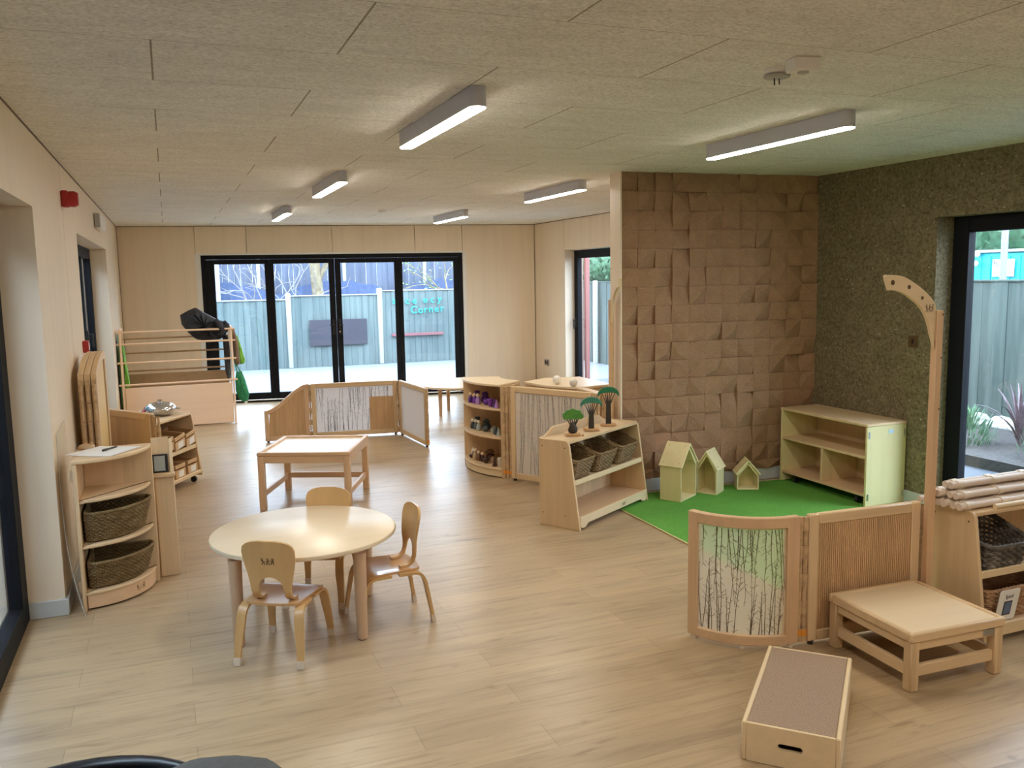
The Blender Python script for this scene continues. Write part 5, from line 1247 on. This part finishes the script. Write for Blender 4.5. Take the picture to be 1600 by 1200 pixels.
# cabinet behind the tall twig screen, with two white balls
t = thing('low_cabinet', 'low pale cabinet behind the tall twig screen, two white balls on it', 'cabinet')
cp = [(2.90, 7.00), (3.16, 7.16), (3.50, 7.10), (3.50, 6.48), (3.15, 6.40), (2.96, 6.66)]
m = MB(); m.prism(cp, .775, .797, 'z', .004); obj('top', m, 'laminate_top', t); ccx = sum(p[0] for p in cp) / 6; ccy = sum(p[1] for p in cp) / 6
m = MB(); m.prism([(ccx + (x - ccx) * .95, ccy + (y - ccy) * .95) for x, y in cp], 0, .775, 'z', .003); obj('body', m, 'maple_z', t)
def wball(label, loc, r_):
    t = thing('white_ball', label, 'ball', loc, 0, 'white balls'); m = MB(); m.ball((0, 0, r_), r_, 22); obj('ball', m, 'white_plastic', t)
    m = MB(); m.tube([(0, (r_ + .0002) * sin(a), r_ - (r_ + .0002) * cos(a)) for a in [k * 2 * pi / 28 for k in range(28)]], .0016, 4, True); obj('seam', m, 'cream', t)
wball('left white ball on the cabinet behind the tall twig screen', (3.075, 6.68, .7975), .038); wball('right white ball on the cabinet behind the twig screen, nearer the cork partition', (3.13, 6.47, .7975), .036)
# far round table
FZ = .40
t = thing('far_round_table', 'pale round table by the folding doors, partly behind the curved shelf', 'table', (3.42, 10.33, 0))
m = MB(); m.lathe([(.545, FZ - .028), (.56, FZ - .022), (.562, FZ - .008), (.555, FZ)], 64); obj('tabletop', m, 'laminate_top', t)
for a in (-165, -75, 15, 105):
    x, y = .33 * cos(radians(a)), .33 * sin(radians(a)); m = MB(); m.lathe([(.021, 0), (.026, FZ - .06)], 14, c=(x, y, 0)); obj('leg', m, 'beech_z', t)
    m = MB(); m.lathe([(.028, FZ - .065), (.085, FZ - .028)], 16, c=(x, y, 0)); obj('leg_block', m, 'beech_x', t)

# --- green mat and little houses
t = thing('green_mat', 'bright green mat on the floor in the corner below the cork wall', 'mat'); mp = [(3.012, 5.80), (2.998, 4.5), (3.005, 3.30), (3.06, 3.06), (4.9, 3.06), (4.97, 3.2), (4.97, 5.66)]
m = MB(); m.prism(mp, .001, .009, 'z'); obj('pile', m, 'green_felt', t); m = MB(); m.tube([(x, y, .006) for x, y in mp], .005, 6, True); obj('bound_edge', m, 'house_ply', t)
def house(label, loc, rz, w, d_, he, ha, open_):
    """gabled open-front box house: local front (open) faces -y, width w, depth d_"""
    t = thing('wooden_house', label, 'toy house', (loc[0], loc[1], .0095), rz, 'open wooden toy houses'); th = .011
    for sx in (-1, 1): m = MB(); m.span((sx * w / 2, 0, 0), (sx * (w / 2 - th), d_, he), .0015); obj('side_wall', m, 'house_ply', t)
    m = MB(); m.span((-w / 2 + th, .0, 0), (w / 2 - th, d_, th), .0015); obj('base', m, 'house_roof_ply', t)
    m = MB(); m.prism([(-w / 2 + th, th), (w / 2 - th, th), (w / 2 - th, he), (0, ha - .012), (-w / 2 + th, he)], d_ - th, d_, 'y'); obj('back_wall', m, 'house_ply', t)
    for sx in (-1, 1):
        a = Vector((sx * (w / 2 + .014), he - .006)); b_ = Vector((0, ha)); dv = (b_ - a).normalized(); nn = Vector((-dv.y, dv.x)) * sx * -1
        if nn.y > 0: nn = -nn
        q = [a, b_, b_ + Vector((0, -.016)), a + nn * .012]
        m = MB(); m.prism([tuple(p) for p in q], -.014, d_ + .006, 'y', .0012); rf = obj('roof_panel', m, 'house_roof_ply', t)
        m = MB(); 
        for y in (.02, d_ - .025):
            for k in (.15, .85):
                p = a.lerp(b_, k) - nn * .0012; m.ball((p.x, y, p.y), .0028, 6)
        obj('screw_head', m, 'maker_brown', rf)
        q = [a + nn * .014, b_ + Vector((0, -.020)), b_ + Vector((0, -.045)), a + nn * .032]
        m = MB(); m.prism([tuple(p) for p in q], .000, .010, 'y', .001); obj('barge_board', m, 'house_roof_ply', t)
    return t
h1a, h1b = Vector((3.505, 5.405)), Vector((3.735, 5.545)); v = h1b - h1a; c1 = (h1a + h1b) / 2
house('largest open wooden toy house, side wall towards the camera', (c1.x, c1.y), atan2(v.y, v.x) , v.length, .175, .275, .435, 1)
h2a, h2b = Vector((3.775, 5.60)), Vector((3.868, 5.468)); v = h2b - h2a; c2 = (h2a + h2b) / 2
house('middle open wooden toy house turned to the left', (c2.x, c2.y), atan2(v.y, v.x), .165, .165, .205, .345, 1)
h3a, h3b = Vector((4.113, 5.545)), Vector((4.275, 5.468)); v = h3b - h3a; c3 = (h3a + h3b) / 2
house('smallest open wooden toy house facing the camera', (c3.x, c3.y), atan2(v.y, v.x), .172, .13, .135, .245, 1)

# --- open cabinet in the corner
t = thing('open_cabinet', 'open wooden cabinet with three compartments against the speckled wall', 'cabinet', (4.628, 0, 0)); CD, Y0, Y1, CH_ = .372, 4.715, 5.66, .622
for y, z0 in ((Y0, .012), (Y1 - .019, .012)):
    m = MB(); m.span((0, y, z0), (CD, y + .019, CH_ - .02), .003); sp = obj('side_panel', m, 'house_ply', t)
    if y == Y0:
        m = MB(); m.box((CD * .60, Y0 - .001, .555), (.045, .002, .028), 0); obj('sticker', m, 'sticker_blue', sp)
        m = MB()
        for x in (.02, CD - .02):
            for z in (.08, .54): m.box((x, Y0 - .002, z), (.012, .004, .05), .001)
        obj('hinge', m, 'dull_steel', sp)
m = MB(); m.span((-.004, Y0 - .003, CH_ - .022), (CD + .004, Y1 + .003, CH_), .005); obj('top', m, 'maple_y', t)
m = MB(); m.span((CD - .014, Y0 + .019, .09), (CD, Y1 - .019, CH_ - .02), .001); obj('back_panel', m, 'maple_z', t)
m = MB(); m.span((.006, Y0 + .019, .362), (CD - .014, Y1 - .019, .382), .002); obj('shelf', m, 'maple_y', t)
m = MB(); m.span((.006, Y0 + .019, .082), (CD - .014, Y1 - .019, .102), .002); obj('base_shelf', m, 'beech_y', t)
m = MB(); m.span((.008, (Y0 + Y1) / 2 - .01, .102), (CD - .014, (Y0 + Y1) / 2 + .01, .362), .002); obj('divider', m, 'maple_z', t)
for x in (.06, CD - .06):
    for y in (Y0 + .13, Y1 - .13): m = MB(); m.tube([(x, y - .014, .037), (x, y + .014, .037)], .027, 14); m.span((x - .02, y - .02, .058), (x + .02, y + .02, .082), .002); obj('caster', m, 'black_rubber', t)

# --- low square table in the foreground
t = thing('low_table', 'very low square wooden table beside the slatted screen', 'table', (2.982, 2.734, 0), radians(-2.6)); hw = .252; hz = .252
m = MB(); m.span((-hw + .02, -hw + .02, hz - .024), (hw - .02, hw - .02, hz - .006), .002); obj('tabletop', m, 'laminate_top', t)
m = MB()
for sg in (-1, 1): m.span((-hw, sg * hw - sg * .024, hz - .040), (hw, sg * hw, hz), .006); m.span((sg * hw - sg * .024, -hw + .024, hz - .040), (sg * hw, hw - .024, hz), .006)
obj('rim', m, 'maple_x', t)
for sx in (-1, 1):
    for sy in (-1, 1): m = MB(); m.span((sx * (hw - .004), sy * (hw - .004), 0), (sx * (hw - .05), sy * (hw - .05), hz - .038), .005); obj('leg', m, 'maple_z', t)
for sg in (-1, 1):
    m = MB(); m.span((-hw + .05, sg * (hw - .010), hz - .078), (hw - .05, sg * (hw - .030), hz - .038), .003); obj('apron', m, 'maple_x', t); m = MB(); m.span((sg * (hw - .010), -hw + .05, hz - .078), (sg * (hw - .030), hw - .05, hz - .038), .003); obj('apron', m, 'maple_y', t)
    m = MB(); m.span((-hw + .05, sg * (hw - .014), .060), (hw - .05, sg * (hw - .036), .108), .003); obj('stretcher', m, 'maple_x', t); m = MB(); m.span((sg * (hw - .014), -hw + .05, .060), (sg * (hw - .036), hw - .05, .108), .003); obj('stretcher', m, 'maple_y', t)
m = MB(); m.box((hw - .085, -hw + .008, hz - .056), (.06, .004, .028), .001); obj('name_plate', m, 'dull_steel', t)

# --- step box with carpet top
t = thing('step_box', 'low wooden step box with a brown carpet top and a handle slot', 'step', (2.158, 2.49, 0), radians(43.9)); L2, W2, SZ_ = .342, .166, .145
for sg in (-1, 1): m = MB(); m.span((-L2, sg * W2, .002), (L2, sg * (W2 - .018), SZ_), .005); obj('side_panel', m, 'pale_ply_x', t)
def slotted(x0, x1):
    m = MB(); yv = W2 - .018
    z0, z1 = .002, SZ_ - .002; sl = stadium(.085, .024, 6); sl = [(p[1], p[0] + .075) for p in sl]
    # front board made of a ring around the slot
    outer = resample([(-yv, z0), (yv, z0), (yv, z1), (-yv, z1)], 56); inn = resample(sl, 56)
    def ang(p): return atan2(p[1] - .075, p[0])
    outer.sort(key=ang); inn.sort(key=ang)
    vs = [(x0, p[0], p[1]) for p in outer] + [(x0, p[0], p[1]) for p in inn] + [(x1, p[0], p[1]) for p in outer] + [(x1, p[0], p[1]) for p in inn]; n = 56; fs = []
    for i in range(n):
        j = (i + 1) % n; fs += [(i, j, n + j, n + i), (2 * n + i, 3 * n + i, 3 * n + j, 2 * n + j), (n + i, n + j, 3 * n + j, 3 * n + i), (i, 2 * n + i, 2 * n + j, j)]
    m.add(vs, fs); return m
obj('end_board', slotted(-L2 + .001, -L2 + .018), 'pale_ply_x', t); obj('end_board', slotted(L2 - .018, L2 - .001), 'pale_ply_x', t)
m = MB(); m.span((-L2 + .018, -W2 + .018, SZ_ - .022), (L2 - .018, W2 - .018, SZ_ - .008), 0); obj('top_board', m, 'maple_x', t)
m = MB(); m.span((-L2 + .012, -W2 + .019, SZ_ - .008), (L2 - .012, W2 - .019, SZ_ - .001), .002); obj('carpet', m, 'carpet_brown', t)

# --- black tub with grey cloth at the bottom edge
t = thing('black_tub', 'black plastic tub at the bottom left edge', 'tub', (-.315, 2.125, 0), 0)
def oval(a, b_, n=40): return [(a * cos(2 * pi * k / n), b_ * sin(2 * pi * k / n)) for k in range(n)]
m = MB(); n = 40; vs = []
for a, b_, z in ((.29, .29, 0), (.33, .33, .2), (.37, .37, .40), (.378, .378, .405), (.355, .355, .40), (.315, .315, .2), (.27, .27, .02)):
    vs += [(x, y, z) for x, y in oval(a, b_, n)]
m.add(vs, [(j * n + i, j * n + (i + 1) % n, (j + 1) * n + (i + 1) % n, (j + 1) * n + i) for j in range(6) for i in range(n)] + [tuple(range(n))[::-1], tuple(6 * n + i for i in range(n))]); obj('body', m, 'black_plastic', t)
m = MB(); m.tube([(x, y, .405) for x, y in oval(.372, .372, n)], .020, 10, True); obj('rim', m, 'black_plastic', t)
t = thing('grey_cloth', 'folded grey cloth lying over the right side of the black tub at the bottom edge', 'cloth', (0, 0, 0))
def cloth(poly, z, h, seed):
    m = MB(); n = len(poly); o_ = resample(poly, 48); cx = sum(p[0] for p in o_) / 48; cy = sum(p[1] for p in o_) / 48; rn = random.Random(seed); ph = rn.uniform(0, 6)
    vs = []; K = 8
    for side_ in (1, -1):
        for k in range(K + 1):
            q = 1 - k / K * .98
            for p in o_:
                x, y = cx + (p[0] - cx) * q, cy + (p[1] - cy) * q; w = .006 * sin(14 * x + 9 * y + ph) + .004 * sin(23 * y - 11 * x)
                vs.append((x, y, z + w * min(1, k / 2) + side_ * h / 2 * (1 if k else .6) - .012 * max(0, q - .8) * 5))
    R = K + 1
    fs = []
    for b_ in (0, R * 48):
        for k in range(K):
            for i in range(48): fs.append((b_ + k * 48 + i, b_ + k * 48 + (i + 1) % 48, b_ + (k + 1) * 48 + (i + 1) % 48, b_ + (k + 1) * 48 + i))
        fs.append(tuple(b_ + K * 48 + i for i in range(48)))
    for i in range(48): fs.append((i, (i + 1) % 48, R * 48 + (i + 1) % 48, R * 48 + i))
    m.add(vs, fs); return m
obj('fold', cloth([(-.13, 2.27), (-.01, 2.325), (.09, 2.30), (.175, 2.245), (.215, 2.155), (.10, 1.86), (-.22, 1.92)], .462, .022, 3), 'grey_cloth', t, smooth=70)
obj('fold', cloth([(-.50, 2.20), (-.22, 2.285), (-.08, 2.20), (-.10, 1.95), (-.48, 1.95)], .436, .02, 5), 'grey_cloth', t, smooth=70)
